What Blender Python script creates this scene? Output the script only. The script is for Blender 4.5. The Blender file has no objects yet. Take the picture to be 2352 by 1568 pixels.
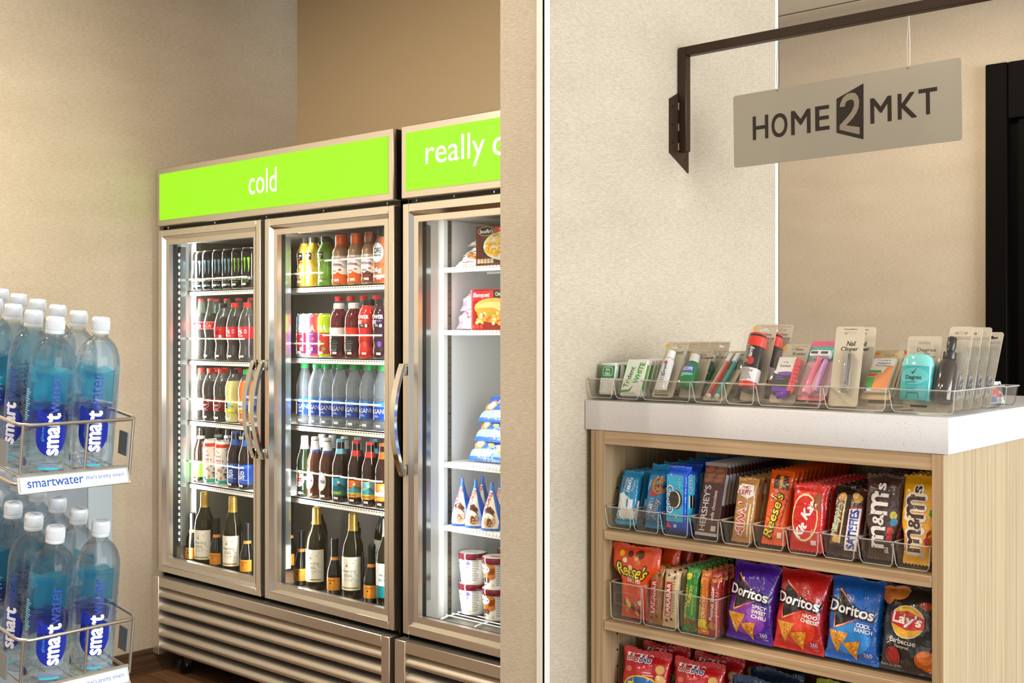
import bpy, bmesh, math, random
from math import sin, cos, pi, radians as RD
from mathutils import Vector, Matrix, geometry
S = bpy.context.scene
COL = S.collection
# ------------------------------------------------------------------ camera
CAM_H, YAW, FPX, HY = 1.35, RD(41.2), 2590.0, 763.0
cd = bpy.data.cameras.new('camera')
cd.sensor_width = 36.0
cd.lens = FPX / 2352 * 36.0
cd.shift_y = -(784 - HY) / 2352
cd.clip_start = 0.02
cam = bpy.data.objects.new('camera', cd); COL.objects.link(cam)
cam.location = (0, 0, CAM_H); cam.rotation_euler = (pi / 2, 0, YAW)
S.camera = cam
# ------------------------------------------------------------------ world, lights, exposure
S.view_settings.view_transform = 'Standard'
S.view_settings.look = 'None'
S.view_settings.exposure = 0.07
S.view_settings.gamma = 1.0
S.view_settings.use_curve_mapping = False
S.cycles.max_bounces = 9
S.cycles.diffuse_bounces = 3
S.cycles.glossy_bounces = 4
S.cycles.transmission_bounces = 8
S.cycles.transparent_max_bounces = 28
S.cycles.caustics_reflective = False
S.cycles.caustics_refractive = False
S.cycles.sample_clamp_indirect = 4.0
W = bpy.data.worlds.new('world'); S.world = W; W.use_nodes = True
W.node_tree.nodes['Background'].inputs[0].default_value = (1.0, 0.955, 0.89, 1)
W.node_tree.nodes['Background'].inputs[1].default_value = 0.55
def area(name, loc, rot, sx, sy, power, color, shape='RECTANGLE', spread=pi):
    l = bpy.data.lights.new(name, 'AREA'); l.shape = shape; l.size = sx
    if shape in ('RECTANGLE', 'ELLIPSE'): l.size_y = sy
    l.energy = power; l.color = color; l.spread = spread
    o = bpy.data.objects.new(name, l); COL.objects.link(o); o.location = loc; o.rotation_euler = rot
    return o
# daylight from the lobby windows on the right-hand side
area('daylight_window', (4.6, 1.3, 1.65), (0, RD(90), 0), 2.3, 4.2, 450, (0.82, 0.925, 1.0))
# daylight from the entrance behind the camera
area('daylight_entrance', (-0.4, -3.2, 1.7), (RD(90), 0, 0), 3.4, 2.0, 22, (1.0, 0.95, 0.89))
# recessed ceiling downlights
for x, y, p in ((-2.75, 1.05, 58), (-1.55, 4.1, 16), (-2.0, -0.6, 14), (-3.2, 0.1, 34), (-2.4, 3.8, 10)):
    area('ceiling_downlight', (x, y, 2.83), (0, 0, 0), 0.13, 0.13, p, (1.0, 0.885, 0.73), 'DISK')
# ------------------------------------------------------------------ materials
MC = {}
def lin(h):
    h = h.lstrip('#'); c = [int(h[i:i + 2], 16) / 255 for i in (0, 2, 4)]
    return [(v / 12.92 if v <= 0.04045 else ((v + 0.055) / 1.055) ** 2.4) for v in c] + [1.0]
def mat(col, rough=0.45, metal=0.0, trans=0.0, ior=1.45, emit=0.0, coat=0.0):
    k = (col, rough, metal, trans, ior, emit, coat)
    if k in MC: return MC[k]
    m = bpy.data.materials.new('mat_' + col.strip('#')); m.use_nodes = True
    b = m.node_tree.nodes['Principled BSDF']
    b.inputs['Base Color'].default_value = lin(col); b.inputs['Roughness'].default_value = rough
    b.inputs['Metallic'].default_value = metal; b.inputs['Transmission Weight'].default_value = trans
    b.inputs['IOR'].default_value = ior
    if coat: b.inputs['Coat Weight'].default_value = coat; b.inputs['Coat Roughness'].default_value = 0.08
    if emit:
        b.inputs['Emission Color'].default_value = lin(col); b.inputs['Emission Strength'].default_value = emit
    m.diffuse_color = lin(col)
    MC[k] = m; return m
FOILS = {}
def foil(c, rough=0.26, coat=0.4):
    """printed film with fine crinkles"""
    if (c, rough) in FOILS: return FOILS[c, rough]
    m, nt, N, L, b = node_mat('film_' + c.strip('#')); b.inputs['Base Color'].default_value = lin(c); b.inputs['Roughness'].default_value = rough; b.inputs['Coat Weight'].default_value = coat; b.inputs['Coat Roughness'].default_value = 0.1
    tc = N.new('ShaderNodeTexCoord'); nz = N.new('ShaderNodeTexNoise'); nz.inputs['Scale'].default_value = 38; nz.inputs['Detail'].default_value = 2.5; nz.inputs['Distortion'].default_value = 1.6
    bp = N.new('ShaderNodeBump'); bp.inputs['Strength'].default_value = 0.45; bp.inputs['Distance'].default_value = 0.006
    L.new(tc.outputs['Object'], nz.inputs[0]); L.new(nz.outputs[0], bp.inputs['Height']); L.new(bp.outputs[0], b.inputs['Normal']); L.new(bp.outputs[0], b.inputs['Coat Normal'])
    FOILS[c, rough] = m; return m
def paper(c): return mat(c, 0.5)
def gloss(c): return mat(c, 0.12, coat=0.3)
def node_mat(name): 
    m = bpy.data.materials.new(name); m.use_nodes = True
    nt = m.node_tree; return m, nt, nt.nodes, nt.links, nt.nodes['Principled BSDF']
def thin_clear(name, tint, strength=1.0, haze=0.0):
    """clear sheet: see-through with a fresnel reflection"""
    m = bpy.data.materials.new(name); m.use_nodes = True
    nt = m.node_tree; N, L = nt.nodes, nt.links
    N.clear()
    out = N.new('ShaderNodeOutputMaterial'); tr = N.new('ShaderNodeBsdfTransparent'); gl = N.new('ShaderNodeBsdfGlossy')
    fr = N.new('ShaderNodeFresnel'); mx = N.new('ShaderNodeMixShader'); mu = N.new('ShaderNodeMath'); mu.operation = 'MULTIPLY'
    tr.inputs[0].default_value = (*tint, 1); gl.inputs['Roughness'].default_value = 0.03
    fr.inputs[0].default_value = 1.45; mu.inputs[1].default_value = strength
    ge = N.new('ShaderNodeNewGeometry'); bf = N.new('ShaderNodeMath'); bf.operation = 'MULTIPLY_ADD'; bf.inputs[1].default_value = -strength; bf.inputs[2].default_value = strength
    L.new(ge.outputs['Backfacing'], bf.inputs[0]); L.new(bf.outputs[0], mu.inputs[1])
    L.new(fr.outputs[0], mu.inputs[0]); L.new(mu.outputs[0], mx.inputs[0]); L.new(tr.outputs[0], mx.inputs[1]); L.new(gl.outputs[0], mx.inputs[2])
    if haze:
        df = N.new('ShaderNodeBsdfDiffuse'); df.inputs[0].default_value = (0.85, 0.82, 0.76, 1)
        m2 = N.new('ShaderNodeMixShader'); m2.inputs[0].default_value = haze
        L.new(mx.outputs[0], m2.inputs[1]); L.new(df.outputs[0], m2.inputs[2]); L.new(m2.outputs[0], out.inputs[0])
    else: L.new(mx.outputs[0], out.inputs[0])
    return m
GLASS = thin_clear('door_glass', (0.985, 0.995, 0.99), 0.8)
PLASTIC = thin_clear('clear_plastic', (0.96, 0.955, 0.935), 1.0, 0.025)
RIM_GLINT = thin_clear('clear_plastic_rim_glint', (0.93, 0.92, 0.89), 1.0, 0.38)
BLISTER = thin_clear('clear_blister', (0.985, 0.98, 0.97), 1.0, 0.03)
def water_mat(name, tint, share, ior=1.325, haze=0.0):
    """clear bottle of water: part straight-through, part bent by the water, with a glossy skin"""
    m = bpy.data.materials.new(name); m.use_nodes = True; nt = m.node_tree; N, L = nt.nodes, nt.links; b = N['Principled BSDF']
    b.inputs['Base Color'].default_value = (*tint, 1); b.inputs['Transmission Weight'].default_value = 1; b.inputs['Roughness'].default_value = 0.02; b.inputs['IOR'].default_value = ior
    t = N.new('ShaderNodeBsdfTransparent'); t.inputs[0].default_value = (*tint, 1); x = N.new('ShaderNodeMixShader'); x.inputs[0].default_value = share
    L.new(b.outputs[0], x.inputs[1]); L.new(t.outputs[0], x.inputs[2]); L.new(x.outputs[0], N['Material Output'].inputs[0])
    if haze:
        d = N.new('ShaderNodeBsdfDiffuse'); d.inputs[0].default_value = (.80, .90, 1.0, 1); y = N.new('ShaderNodeMixShader'); y.inputs[0].default_value = haze  # pale blue diffuse share stands in for bright light refracted in the water
        L.new(x.outputs[0], y.inputs[1]); L.new(d.outputs[0], y.inputs[2]); L.new(y.outputs[0], N['Material Output'].inputs[0])
    return m
def wallpaper(name, c1, c2, scale=1.0, bump=0.25):
    m, nt, N, L, b = node_mat(name)
    tc = N.new('ShaderNodeTexCoord'); 
    outs = []
    for sc, det in (((60, 60, 420), 4), ((160, 160, 900), 3), ((3, 3, 9), 3)):
        mp = N.new('ShaderNodeMapping'); mp.inputs['Scale'].default_value = [s * scale for s in sc]
        nz = N.new('ShaderNodeTexNoise'); nz.inputs['Scale'].default_value = 1.0; nz.inputs['Detail'].default_value = det
        L.new(tc.outputs['Object'], mp.inputs[0]); L.new(mp.outputs[0], nz.inputs[0]); outs.append(nz)
    a = N.new('ShaderNodeMath'); a.operation = 'ADD'; L.new(outs[0].outputs[0], a.inputs[0]); L.new(outs[1].outputs[0], a.inputs[1])
    a2 = N.new('ShaderNodeMath'); a2.operation = 'MULTIPLY_ADD'; a2.inputs[1].default_value = 0.35
    L.new(outs[2].outputs[0], a2.inputs[0]); L.new(a.outputs[0], a2.inputs[2])
    r = N.new('ShaderNodeValToRGB'); r.color_ramp.elements[0].position = 0.30; r.color_ramp.elements[1].position = 0.80
    hv = N.new('ShaderNodeMath'); hv.operation = 'MULTIPLY'; hv.inputs[1].default_value = 0.46; L.new(a2.outputs[0], hv.inputs[0])
    r.color_ramp.elements[0].color = lin(c1); r.color_ramp.elements[1].color = lin(c2)
    L.new(hv.outputs[0], r.inputs[0]); L.new(r.outputs[0], b.inputs['Base Color'])
    bp = N.new('ShaderNodeBump'); bp.inputs['Strength'].default_value = bump; bp.inputs['Distance'].default_value = 0.001
    L.new(a.outputs[0], bp.inputs['Height']); L.new(bp.outputs[0], b.inputs['Normal'])
    b.inputs['Roughness'].default_value = 0.7
    return m
def wood(name, c1, c2, axis='Z', rough=0.45, fine=150):
    m, nt, N, L, b = node_mat(name)
    tc = N.new('ShaderNodeTexCoord'); mp = N.new('ShaderNodeMapping')
    s = {'Z': (fine, fine, 2.2), 'X': (2.2, fine, fine), 'Y': (fine, 2.2, fine)}[axis]
    mp.inputs['Scale'].default_value = s
    nz = N.new('ShaderNodeTexNoise'); nz.inputs['Scale'].default_value = 1; nz.inputs['Detail'].default_value = 5; nz.inputs['Distortion'].default_value = 0.35
    r = N.new('ShaderNodeValToRGB'); r.color_ramp.elements[0].position = 0.32; r.color_ramp.elements[1].position = 0.66
    r.color_ramp.elements[0].color = lin(c1); r.color_ramp.elements[1].color = lin(c2)
    L.new(tc.outputs['Object'], mp.inputs[0]); L.new(mp.outputs[0], nz.inputs[0]); L.new(nz.outputs[0], r.inputs[0]); L.new(r.outputs[0], b.inputs['Base Color'])
    b.inputs['Roughness'].default_value = rough
    return m
def brushed(name, col, rough=0.32, axis='X'):
    m, nt, N, L, b = node_mat(name)
    tc = N.new('ShaderNodeTexCoord'); mp = N.new('ShaderNodeMapping')
    mp.inputs['Scale'].default_value = {'X': (4, 300, 300), 'Z': (300, 300, 4)}[axis]
    nz = N.new('ShaderNodeTexNoise'); nz.inputs['Scale'].default_value = 1; nz.inputs['Detail'].default_value = 3
    mr = N.new('ShaderNodeMapRange'); mr.inputs['To Min'].default_value = rough - 0.07; mr.inputs['To Max'].default_value = rough + 0.08
    L.new(tc.outputs['Object'], mp.inputs[0]); L.new(mp.outputs[0], nz.inputs[0]); L.new(nz.outputs[0], mr.inputs[0]); L.new(mr.outputs[0], b.inputs['Roughness'])
    b.inputs['Base Color'].default_value = lin(col); b.inputs['Metallic'].default_value = 0.9
    return m
def speckle(name, base, dot):
    m, nt, N, L, b = node_mat(name)
    tc = N.new('ShaderNodeTexCoord'); vz = N.new('ShaderNodeTexNoise'); vz.inputs['Scale'].default_value = 420; vz.inputs['Detail'].default_value = 2
    r = N.new('ShaderNodeValToRGB'); r.color_ramp.elements[0].position = 0.62; r.color_ramp.elements[1].position = 0.74
    r.color_ramp.elements[0].color = lin(base); r.color_ramp.elements[1].color = lin(dot)
    L.new(tc.outputs['Object'], vz.inputs[0]); L.new(vz.outputs[0], r.inputs[0]); L.new(r.outputs[0], b.inputs['Base Color'])
    b.inputs['Roughness'].default_value = 0.22
    return m
# ------------------------------------------------------------------ mesh collector
class M:
    def __init__(s): s.v, s.f, s.i, s.ms = [], [], [], []
    def slot(s, m):
        if m not in s.ms: s.ms.append(m)
        return s.ms.index(m)
    def add(s, vs, fs, m):
        o = len(s.v); k = s.slot(m); s.v += [tuple(v) for v in vs]
        for f in fs: s.f.append([o + j for j in f]); s.i.append(k)
        return s
    def bm(s, bm, m, mtx=None):
        if mtx: bmesh.ops.transform(bm, matrix=mtx, verts=bm.verts)
        bm.verts.index_update(); s.add([v.co for v in bm.verts], [[v.index for v in f.verts] for f in bm.faces], m); bm.free(); return s
    def box(s, x0, x1, y0, y1, z0, z1, m, b=0.0, seg=1):
        if not b:
            return s.add([(x0, y0, z0), (x1, y0, z0), (x1, y1, z0), (x0, y1, z0), (x0, y0, z1), (x1, y0, z1), (x1, y1, z1), (x0, y1, z1)],
                         [(0, 3, 2, 1), (4, 5, 6, 7), (0, 1, 5, 4), (1, 2, 6, 5), (2, 3, 7, 6), (3, 0, 4, 7)], m)
        bm = bmesh.new(); bmesh.ops.create_cube(bm, size=1)
        for v in bm.verts: v.co = ((x0 + x1) / 2 + v.co.x * (x1 - x0), (y0 + y1) / 2 + v.co.y * (y1 - y0), (z0 + z1) / 2 + v.co.z * (z1 - z0))
        bmesh.ops.bevel(bm, geom=bm.edges[:], offset=b, segments=seg, profile=0.5, affect='EDGES')
        return s.bm(bm, m)
    def lathe(s, prof, m, n=24, c=(0, 0, 0), sy=1.0, close=True):
        vs, fs = [], []
        for r, z in prof:
            for k in range(n):
                a = 2 * pi * k / n; vs.append((c[0] + r * sin(a), c[1] - r * cos(a) * sy, c[2] + z))
        for j in range(len(prof) - 1):
            for k in range(n):
                a, b = j * n + k, j * n + (k + 1) % n; fs.append((a, b, b + n, a + n))
        if close:
            if prof[0][0] > 1e-5: fs.append(tuple(reversed(range(n))))
            if prof[-1][0] > 1e-5: fs.append(tuple((len(prof) - 1) * n + k for k in range(n)))
        return s.add(vs, fs, m)
    def tube(s, pts, r, m, n=8, closed=False):
        pts = [Vector(p) for p in pts]; K = len(pts); vs, fs = [], []; up = None
        for k, p in enumerate(pts):
            if closed: t = pts[(k + 1) % K] - pts[k - 1]
            else: t = pts[min(k + 1, K - 1)] - pts[max(k - 1, 0)]
            t.normalize()
            if up is None: up = Vector((0, 0, 1)) if abs(t.z) < 0.9 else Vector((1, 0, 0))
            a = t.cross(up).normalized(); up = a.cross(t).normalized()
            for j in range(n):
                q = 2 * pi * j / n; vs.append(p + a * r * cos(q) + up * r * sin(q))
        for k in range(K if closed else K - 1):
            for j in range(n):
                a, b = k * n + j, k * n + (j + 1) % n; c, d = ((k + 1) % K) * n + (j + 1) % n, ((k + 1) % K) * n + j
                fs.append((a, b, c, d))
        if not closed: fs.append(tuple(range(n))); fs.append(tuple(reversed(range((K - 1) * n, K * n))))
        return s.add(vs, fs, m)
    def prism(s, poly, m, axis='Y', a=0.0, b=1.0):
        """extrude a 2-D outline; poly in (x,z) for Y, (y,z) for X, (x,y) for Z"""
        def P(p, q): return {'Y': (p[0], q, p[1]), 'X': (q, p[0], p[1]), 'Z': (p[0], p[1], q)}[axis]
        n = len(poly); vs = [P(p, a) for p in poly] + [P(p, b) for p in poly]
        fs = [tuple(reversed(range(n))), tuple(range(n, 2 * n))] + [(k, (k + 1) % n, n + (k + 1) % n, n + k) for k in range(n)]
        return s.add(vs, fs, m)
    def build(s, name, parent=None, smooth=True, loc=None, rot=None, ang=40):
        me = bpy.data.meshes.new(name); me.from_pydata(s.v, [], s.f)
        for m in s.ms: me.materials.append(m)
        me.polygons.foreach_set('material_index', s.i)
        bm = bmesh.new(); bm.from_mesh(me); bm.normal_update()
        if s.__dict__.get('fix', True): bmesh.ops.recalc_face_normals(bm, faces=bm.faces)
        bm.to_mesh(me); bm.free()
        if smooth:
            me.polygons.foreach_set('use_smooth', [True] * len(me.polygons)); me.set_sharp_from_angle(angle=RD(ang))
        me.update()
        o = bpy.data.objects.new(name, me); COL.objects.link(o)
        if parent: o.parent = parent
        if loc: o.location = loc
        if rot: o.rotation_euler = rot
        return o
# ------------------------------------------------------------------ printed designs (flat artwork, mapped on to a surface)
TC = {}
def text2d(s, shear):
    k = (s, shear)
    if k in TC: return TC[k]
    c = bpy.data.curves.new('t', 'FONT'); c.body = s; c.shear = shear; c.resolution_u = 5
    o = bpy.data.objects.new('t', c); me = bpy.data.meshes.new_from_object(o)
    vs = [(v.co.x, v.co.y) for v in me.vertices]; fs = [tuple(p.vertices) for p in me.polygons]
    bpy.data.objects.remove(o); bpy.data.curves.remove(c); bpy.data.meshes.remove(me)
    x0, x1 = min(v[0] for v in vs), max(v[0] for v in vs); y0, y1 = min(v[1] for v in vs), max(v[1] for v in vs)
    TC[k] = ([((v[0] - (x0 + x1) / 2) / (y1 - y0), (v[1] - (y0 + y1) / 2) / (y1 - y0)) for v in vs], fs, (x1 - x0) / (y1 - y0)); return TC[k]
class D:
    def __init__(s, kind=paper, eps=0.00014): s.sh, s.kind, s.eps = [], kind, eps
    def _m(s, c): return c if not isinstance(c, str) else s.kind(c)
    def p(s, pts, c): s.sh.append((list(pts), [tuple(range(len(pts)))], s._m(c))); return s
    def r(s, x0, y0, x1, y1, c): return s.p([(x0, y0), (x1, y0), (x1, y1), (x0, y1)], c)
    def e(s, cx, cy, rx, ry, c, n=18, a0=0.0, a1=2 * pi):
        return s.p([(cx + rx * cos(a0 + (a1 - a0) * k / n), cy + ry * sin(a0 + (a1 - a0) * k / n)) for k in range(n if a1 - a0 > 6.2 else n + 1)], c)
    def t(s, txt, cx, cy, h, c, w=None, rot=0.0, bold=0.02, shear=0.0):
        vs, fs, asp = text2d(txt, shear); sx = (w / asp) if w else h; a = RD(rot); V, F = [], []
        sh = [(0, 0)]
        if bold > .014: sh += [(bold * .8 * cos(q), bold * .8 * sin(q)) for q in [pi / 4 + k * pi / 2 for k in range(4)]]
        if bold > .07: sh += [(bold * .85 * cos(q), bold * .85 * sin(q)) for q in [k * pi / 2 for k in range(4)]] + [(bold * .45 * cos(q), bold * .45 * sin(q)) for q in [k * pi / 2 for k in range(4)]]
        for q_, (dx, dy) in enumerate(sh):
            n = len(V)
            for x, y in vs: x, y = x * sx + dx * h, (y + dy) * h; V.append((cx + x * cos(a) - y * sin(a), cy + x * sin(a) + y * cos(a), q_ * 9e-6))
            F += [tuple(n + j for j in f) for f in fs]
        s.sh.append((V, F, s._m(c))); return s
    def lines(s, x0, y0, x1, n, dy, h, c, seed=1):
        rr = random.Random(seed)
        for k in range(n): s.r(x0, y0 - k * dy, x0 + (x1 - x0) * rr.uniform(.65, 1), y0 - k * dy + h, c)
        return s
    def emit(s, mesh, fn, step=None, off=0.0):
        """fn(u, v, o) -> 3-D point; step cuts the artwork so that it follows curved surfaces"""
        lay = []
        for k, (vs, fs, m) in enumerate(s.sh):
            bb = (min(v[0] for v in vs), max(v[0] for v in vs), min(v[1] for v in vs), max(v[1] for v in vs))
            n = 1 + max([q for b_, q in lay if b_[0] < bb[1] and b_[1] > bb[0] and b_[2] < bb[3] and b_[3] > bb[2]], default=0); lay.append((bb, n))
            o = off + s.eps * n
            if step:
                su, sv = (step, step) if not isinstance(step, tuple) else step
                bm = bmesh.new(); bv = [bm.verts.new((v[0], v[1], v[2] if len(v) > 2 else 0)) for v in vs]
                for f in fs:
                    try: bm.faces.new([bv[j] for j in f])
                    except ValueError: pass
                if any(len(f.verts) > 4 for f in bm.faces): bmesh.ops.triangulate(bm, faces=[f for f in bm.faces if len(f.verts) > 4])
                for ax, st in ((0, su), (1, sv)):
                    if not st: continue
                    lo, hi = min(v[ax] for v in vs), max(v[ax] for v in vs); q = math.ceil(lo / st + 1e-6)
                    while q * st < hi - 1e-6:
                        co = [0, 0, 0]; co[ax] = q * st; no = [0, 0, 0]; no[ax] = 1
                        bmesh.ops.bisect_plane(bm, geom=bm.verts[:] + bm.edges[:] + bm.faces[:], plane_co=co, plane_no=no, dist=1e-7); q += 1
                bm.verts.index_update()
                mesh.add([fn(v.co.x, v.co.y, o + v.co.z) for v in bm.verts], [[v.index for v in f.verts] for f in bm.faces], m); bm.free()
            else: mesh.add([fn(v[0], v[1], o + (v[2] if len(v) > 2 else 0)) for v in vs], fs, m)
        return mesh
def flat_front(y=0.0): return lambda u, v, o: (u, y - o, v)
def flat_right(x=0.0): return lambda u, v, o: (x + o, u, v)
def flat_top(z=0.0): return lambda u, v, o: (u, v, z + o)
def rad(prof, z):
    for (r0, z0), (r1, z1) in zip(prof, prof[1:]):
        if z0 <= z <= z1 and z1 > z0: return r0 + (r1 - r0) * (z - z0) / (z1 - z0)
    return prof[-1][0]
def round_map(prof, turn=0.0, z0=0.0, sy=1.0, rref=None):
    R = rref or max(p[0] for p in prof)
    def fn(u, v, o):
        a = u / R + turn; r = rad(prof, v + z0) + o
        return (r * sin(a), -r * cos(a) * sy, v + z0)
    return fn
# ------------------------------------------------------------------ things
ORD = ['first', 'second', 'third', 'fourth', 'fifth', 'sixth', 'seventh', 'eighth', 'ninth', 'tenth', 'eleventh', 'twelfth', 'thirteenth', 'fourteenth', 'fifteenth', 'sixteenth', 'seventeenth', 'eighteenth', 'nineteenth', 'twentieth']
def tag(o, label, cat, group=None):
    o['label'] = label; o['category'] = cat
    if group: o['group'] = group
    return o
def thing(name, label='', cat='', loc=(0, 0, 0), rot=(0, 0, 0), group=None):
    o = bpy.data.objects.new(name, None); COL.objects.link(o); o.empty_display_size = 0.02
    o.location = loc; o.rotation_euler = rot; return tag(o, label, cat, group)
def struct(o): o['kind'] = 'structure'; return o
KIDS = {}
def clone(o):
    c = o.copy(); COL.objects.link(c); c.parent = None
    if o not in KIDS: KIDS[o] = [(x, list(x.children)) for x in o.children]
    for ch, sub in KIDS[o]:
        d = ch.copy(); COL.objects.link(d); d.parent = c
        for g in sub:
            e = g.copy(); COL.objects.link(e); e.parent = d
    return c
class Kind:
    """the first put() builds the thing, each later one copies it"""
    def __init__(s, maker, cat, group): s.maker, s.cat, s.group, s.o = maker, cat, group, None
    def put(s, loc, label, rot=(0, 0, 0), group=None, scale=None):
        if s.o is None: o = s.o = s.maker()
        else: o = clone(s.o)
        o.location = (loc[0], loc[1], loc[2] + .0006); o.rotation_euler = rot
        if scale: o.scale = scale
        return tag(o, label, s.cat, group or s.group)
def at(px, py, X=None, Y=None, Z=None):
    """where the sight line through a photo pixel meets a real plane of the room"""
    t = (px - 1176) / FPX; q = (HY - py) / FPX
    d = (-sin(YAW) + t * cos(YAW), cos(YAW) + t * sin(YAW), q)
    l = X / d[0] if X is not None else Y / d[1] if Y is not None else (Z - CAM_H) / d[2]
    return Vector((d[0] * l, d[1] * l, CAM_H + d[2] * l))
def xat(px, Y): return at(px, 763, Y=Y).x
# ------------------------------------------------------------------ packaging shapes
def pouch_fn(W_, H_, T, pu=2.2, pv=2.6, seal=0.01, amp=0.0, seed=0, pinch=0.05, flat_base=False):
    r = random.Random(seed); ph = [r.uniform(0, 6.28) for _ in range(6)]
    def g(u, v):
        a = max(0.0, 1 - abs(2 * u / W_) ** pu) ** 0.5
        vv = (v - seal) / (H_ - 2 * seal)
        if flat_base: b = 0.0 if vv >= 1 else max(0.0, 1 - max(vv, 0.0) ** pv) ** 0.5
        else: b = 0.0 if vv <= 0 or vv >= 1 else max(0.0, 1 - abs(2 * vv - 1) ** pv) ** 0.5
        return a, b
    def fn(u, v, o=0.0, side=-1):
        a, b = g(u, v); n = 0.0
        if amp:
            n = amp * (0.2 + b) * (sin(u / W_ * 13 + v / H_ * 6 + ph[0]) * 0.5 + sin(v / H_ * 19 - u / W_ * 7 + ph[1]) * 0.35 + sin(u / W_ * 29 + v / H_ * 11 + ph[2]) * 0.25)
            if a < 0.03: n *= 0.2
        y = side * (T / 2 * a * b + 0.0004 + o) + n * (1 if side < 0 else 0.6)
        return (u * (1 - pinch * b), y, v + (amp * 0.8 * sin(u / W_ * 9 + ph[3]) if v > H_ - seal * 0.5 else 0))
    return fn
def pouch(mesh, W_, H_, T, m, fn, nx=14, ny=18, serrate=0.0, back=None):
    vs, fs = [], []; 
    for side in (-1, 1):
        for j in range(ny + 1):
            for i in range(nx + 1):
                u = -W_ / 2 + W_ * i / nx; v = H_ * j / ny; p = list(fn(u, v, 0, side))
                if serrate and j in (0, ny): p[2] += serrate * (1 if i % 2 else -1) * (1 if j else -1)
                vs.append(p)
    n1 = (nx + 1) * (ny + 1)
    def ix(s, i, j): return s * n1 + j * (nx + 1) + i
    f0 = [(ix(0, i, j), ix(0, i + 1, j), ix(0, i + 1, j + 1), ix(0, i, j + 1)) for j in range(ny) for i in range(nx)]
    f1 = [(ix(1, i + 1, j), ix(1, i, j), ix(1, i, j + 1), ix(1, i + 1, j + 1)) for j in range(ny) for i in range(nx)]
    for j in range(ny): f1.append((ix(0, 0, j + 1), ix(1, 0, j + 1), ix(1, 0, j), ix(0, 0, j))); f1.append((ix(0, nx, j), ix(1, nx, j), ix(1, nx, j + 1), ix(0, nx, j + 1)))
    for i in range(nx): f1.append((ix(0, i, 0), ix(1, i, 0), ix(1, i + 1, 0), ix(0, i + 1, 0))); f1.append((ix(0, i + 1, ny), ix(1, i + 1, ny), ix(1, i, ny), ix(0, i, ny)))
    mesh.add(vs, f0 + f1, m)
    return mesh
# ------------------------------------------------------------------ the room
XL, YB, YR, ZC = -4.03, 3.15, 5.0, 2.86
PAPER = wallpaper('fabric_wallpaper', '#a39179', '#d8cbb5')
def floor_mat():
    m, nt, N, L, b = node_mat('wood_look_tile')
    tc = N.new('ShaderNodeTexCoord'); br = N.new('ShaderNodeTexBrick'); mp = N.new('ShaderNodeMapping')
    br.inputs['Scale'].default_value = 1.0; br.inputs['Brick Width'].default_value = 1.2; br.inputs['Row Height'].default_value = 0.2
    br.inputs['Mortar Size'].default_value = 0.002; br.inputs['Color1'].default_value = lin('#7d5a3e'); br.inputs['Color2'].default_value = lin('#6a4a32'); br.inputs['Mortar'].default_value = lin('#3f2c1e')
    m2 = N.new('ShaderNodeMapping'); m2.inputs['Scale'].default_value = (3, 60, 1); nz = N.new('ShaderNodeTexNoise'); nz.inputs['Scale'].default_value = 1; nz.inputs['Detail'].default_value = 5
    mx = N.new('ShaderNodeMix'); mx.data_type = 'RGBA'; mx.blend_type = 'MULTIPLY'; mx.inputs[0].default_value = 0.7
    rr = N.new('ShaderNodeValToRGB'); rr.color_ramp.elements[0].color = (0.45, 0.42, 0.4, 1); rr.color_ramp.elements[0].position = 0.3; rr.color_ramp.elements[1].position = 0.7
    L.new(tc.outputs['Object'], mp.inputs[0]); L.new(mp.outputs[0], br.inputs[0]); L.new(tc.outputs['Object'], m2.inputs[0]); L.new(m2.outputs[0], nz.inputs[0]); L.new(nz.outputs[0], rr.inputs[0])
    L.new(br.outputs[0], mx.inputs[6]); L.new(rr.outputs[0], mx.inputs[7]); L.new(mx.outputs[2], b.inputs['Base Color']); b.inputs['Roughness'].default_value = 0.35
    return m
struct(M().box(XL, 4.8, -3.4, YR, -0.05, 0, floor_mat()).build('floor'))
struct(M().box(XL, 4.8, -3.4, YR + .1, ZC, ZC + .08, wallpaper('ceiling_tile', '#e6dece', '#fbf6ea', 1.0, 0.5)).build('ceiling'))
# perimeter angle where the tiles meet the rear wall
struct(M().box(-3.4, 1.5, YR - .1, YR, ZC - .006, ZC, paper('#e6dccb')).box(-3.4, 1.5, YR - .112, YR - .104, ZC - .003, ZC + .001, paper('#6b6052')).build('trim_ceiling'))
struct(M().box(XL - .1, XL, -3.4, YB, 0, ZC, PAPER).build('wall_left'))
struct(M().box(XL - .1, -1.75, YB, YB + .12, 0, ZC, mat('#c6ae89', 0.65)).build('wall_back'))
struct(M().box(-1.491, -1.38, 1.668, 2.6, 0, ZC, PAPER).build('wall_center'))
struct(M().box(-4.2, 1.5, YR, YR + .1, 0, ZC, PAPER).build('wall_rear'))
struct(M().box(XL, XL + .012, -3.4, YB, 0, .098, wood('dark_skirting', '#3d2a1c', '#5d4430', 'Y')).build('baseboard_left'))
GUARD = mat('#e9e4d8', 0.4)
t = M(); t.box(-1.395, -1.3775, 1.6655, 1.668, 0.1, ZC, GUARD); t.box(-1.38, -1.3775, 1.6655, 1.684, 0.1, ZC, GUARD); struct(t.build('trim_1'))
t = M(); t.box(-1.38, -1.3775, 2.584, 2.6025, 0.1, ZC, GUARD); t.box(-1.395, -1.3775, 2.6, 2.6025, 0.1, ZC, GUARD); struct(t.build('trim_2'))
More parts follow.
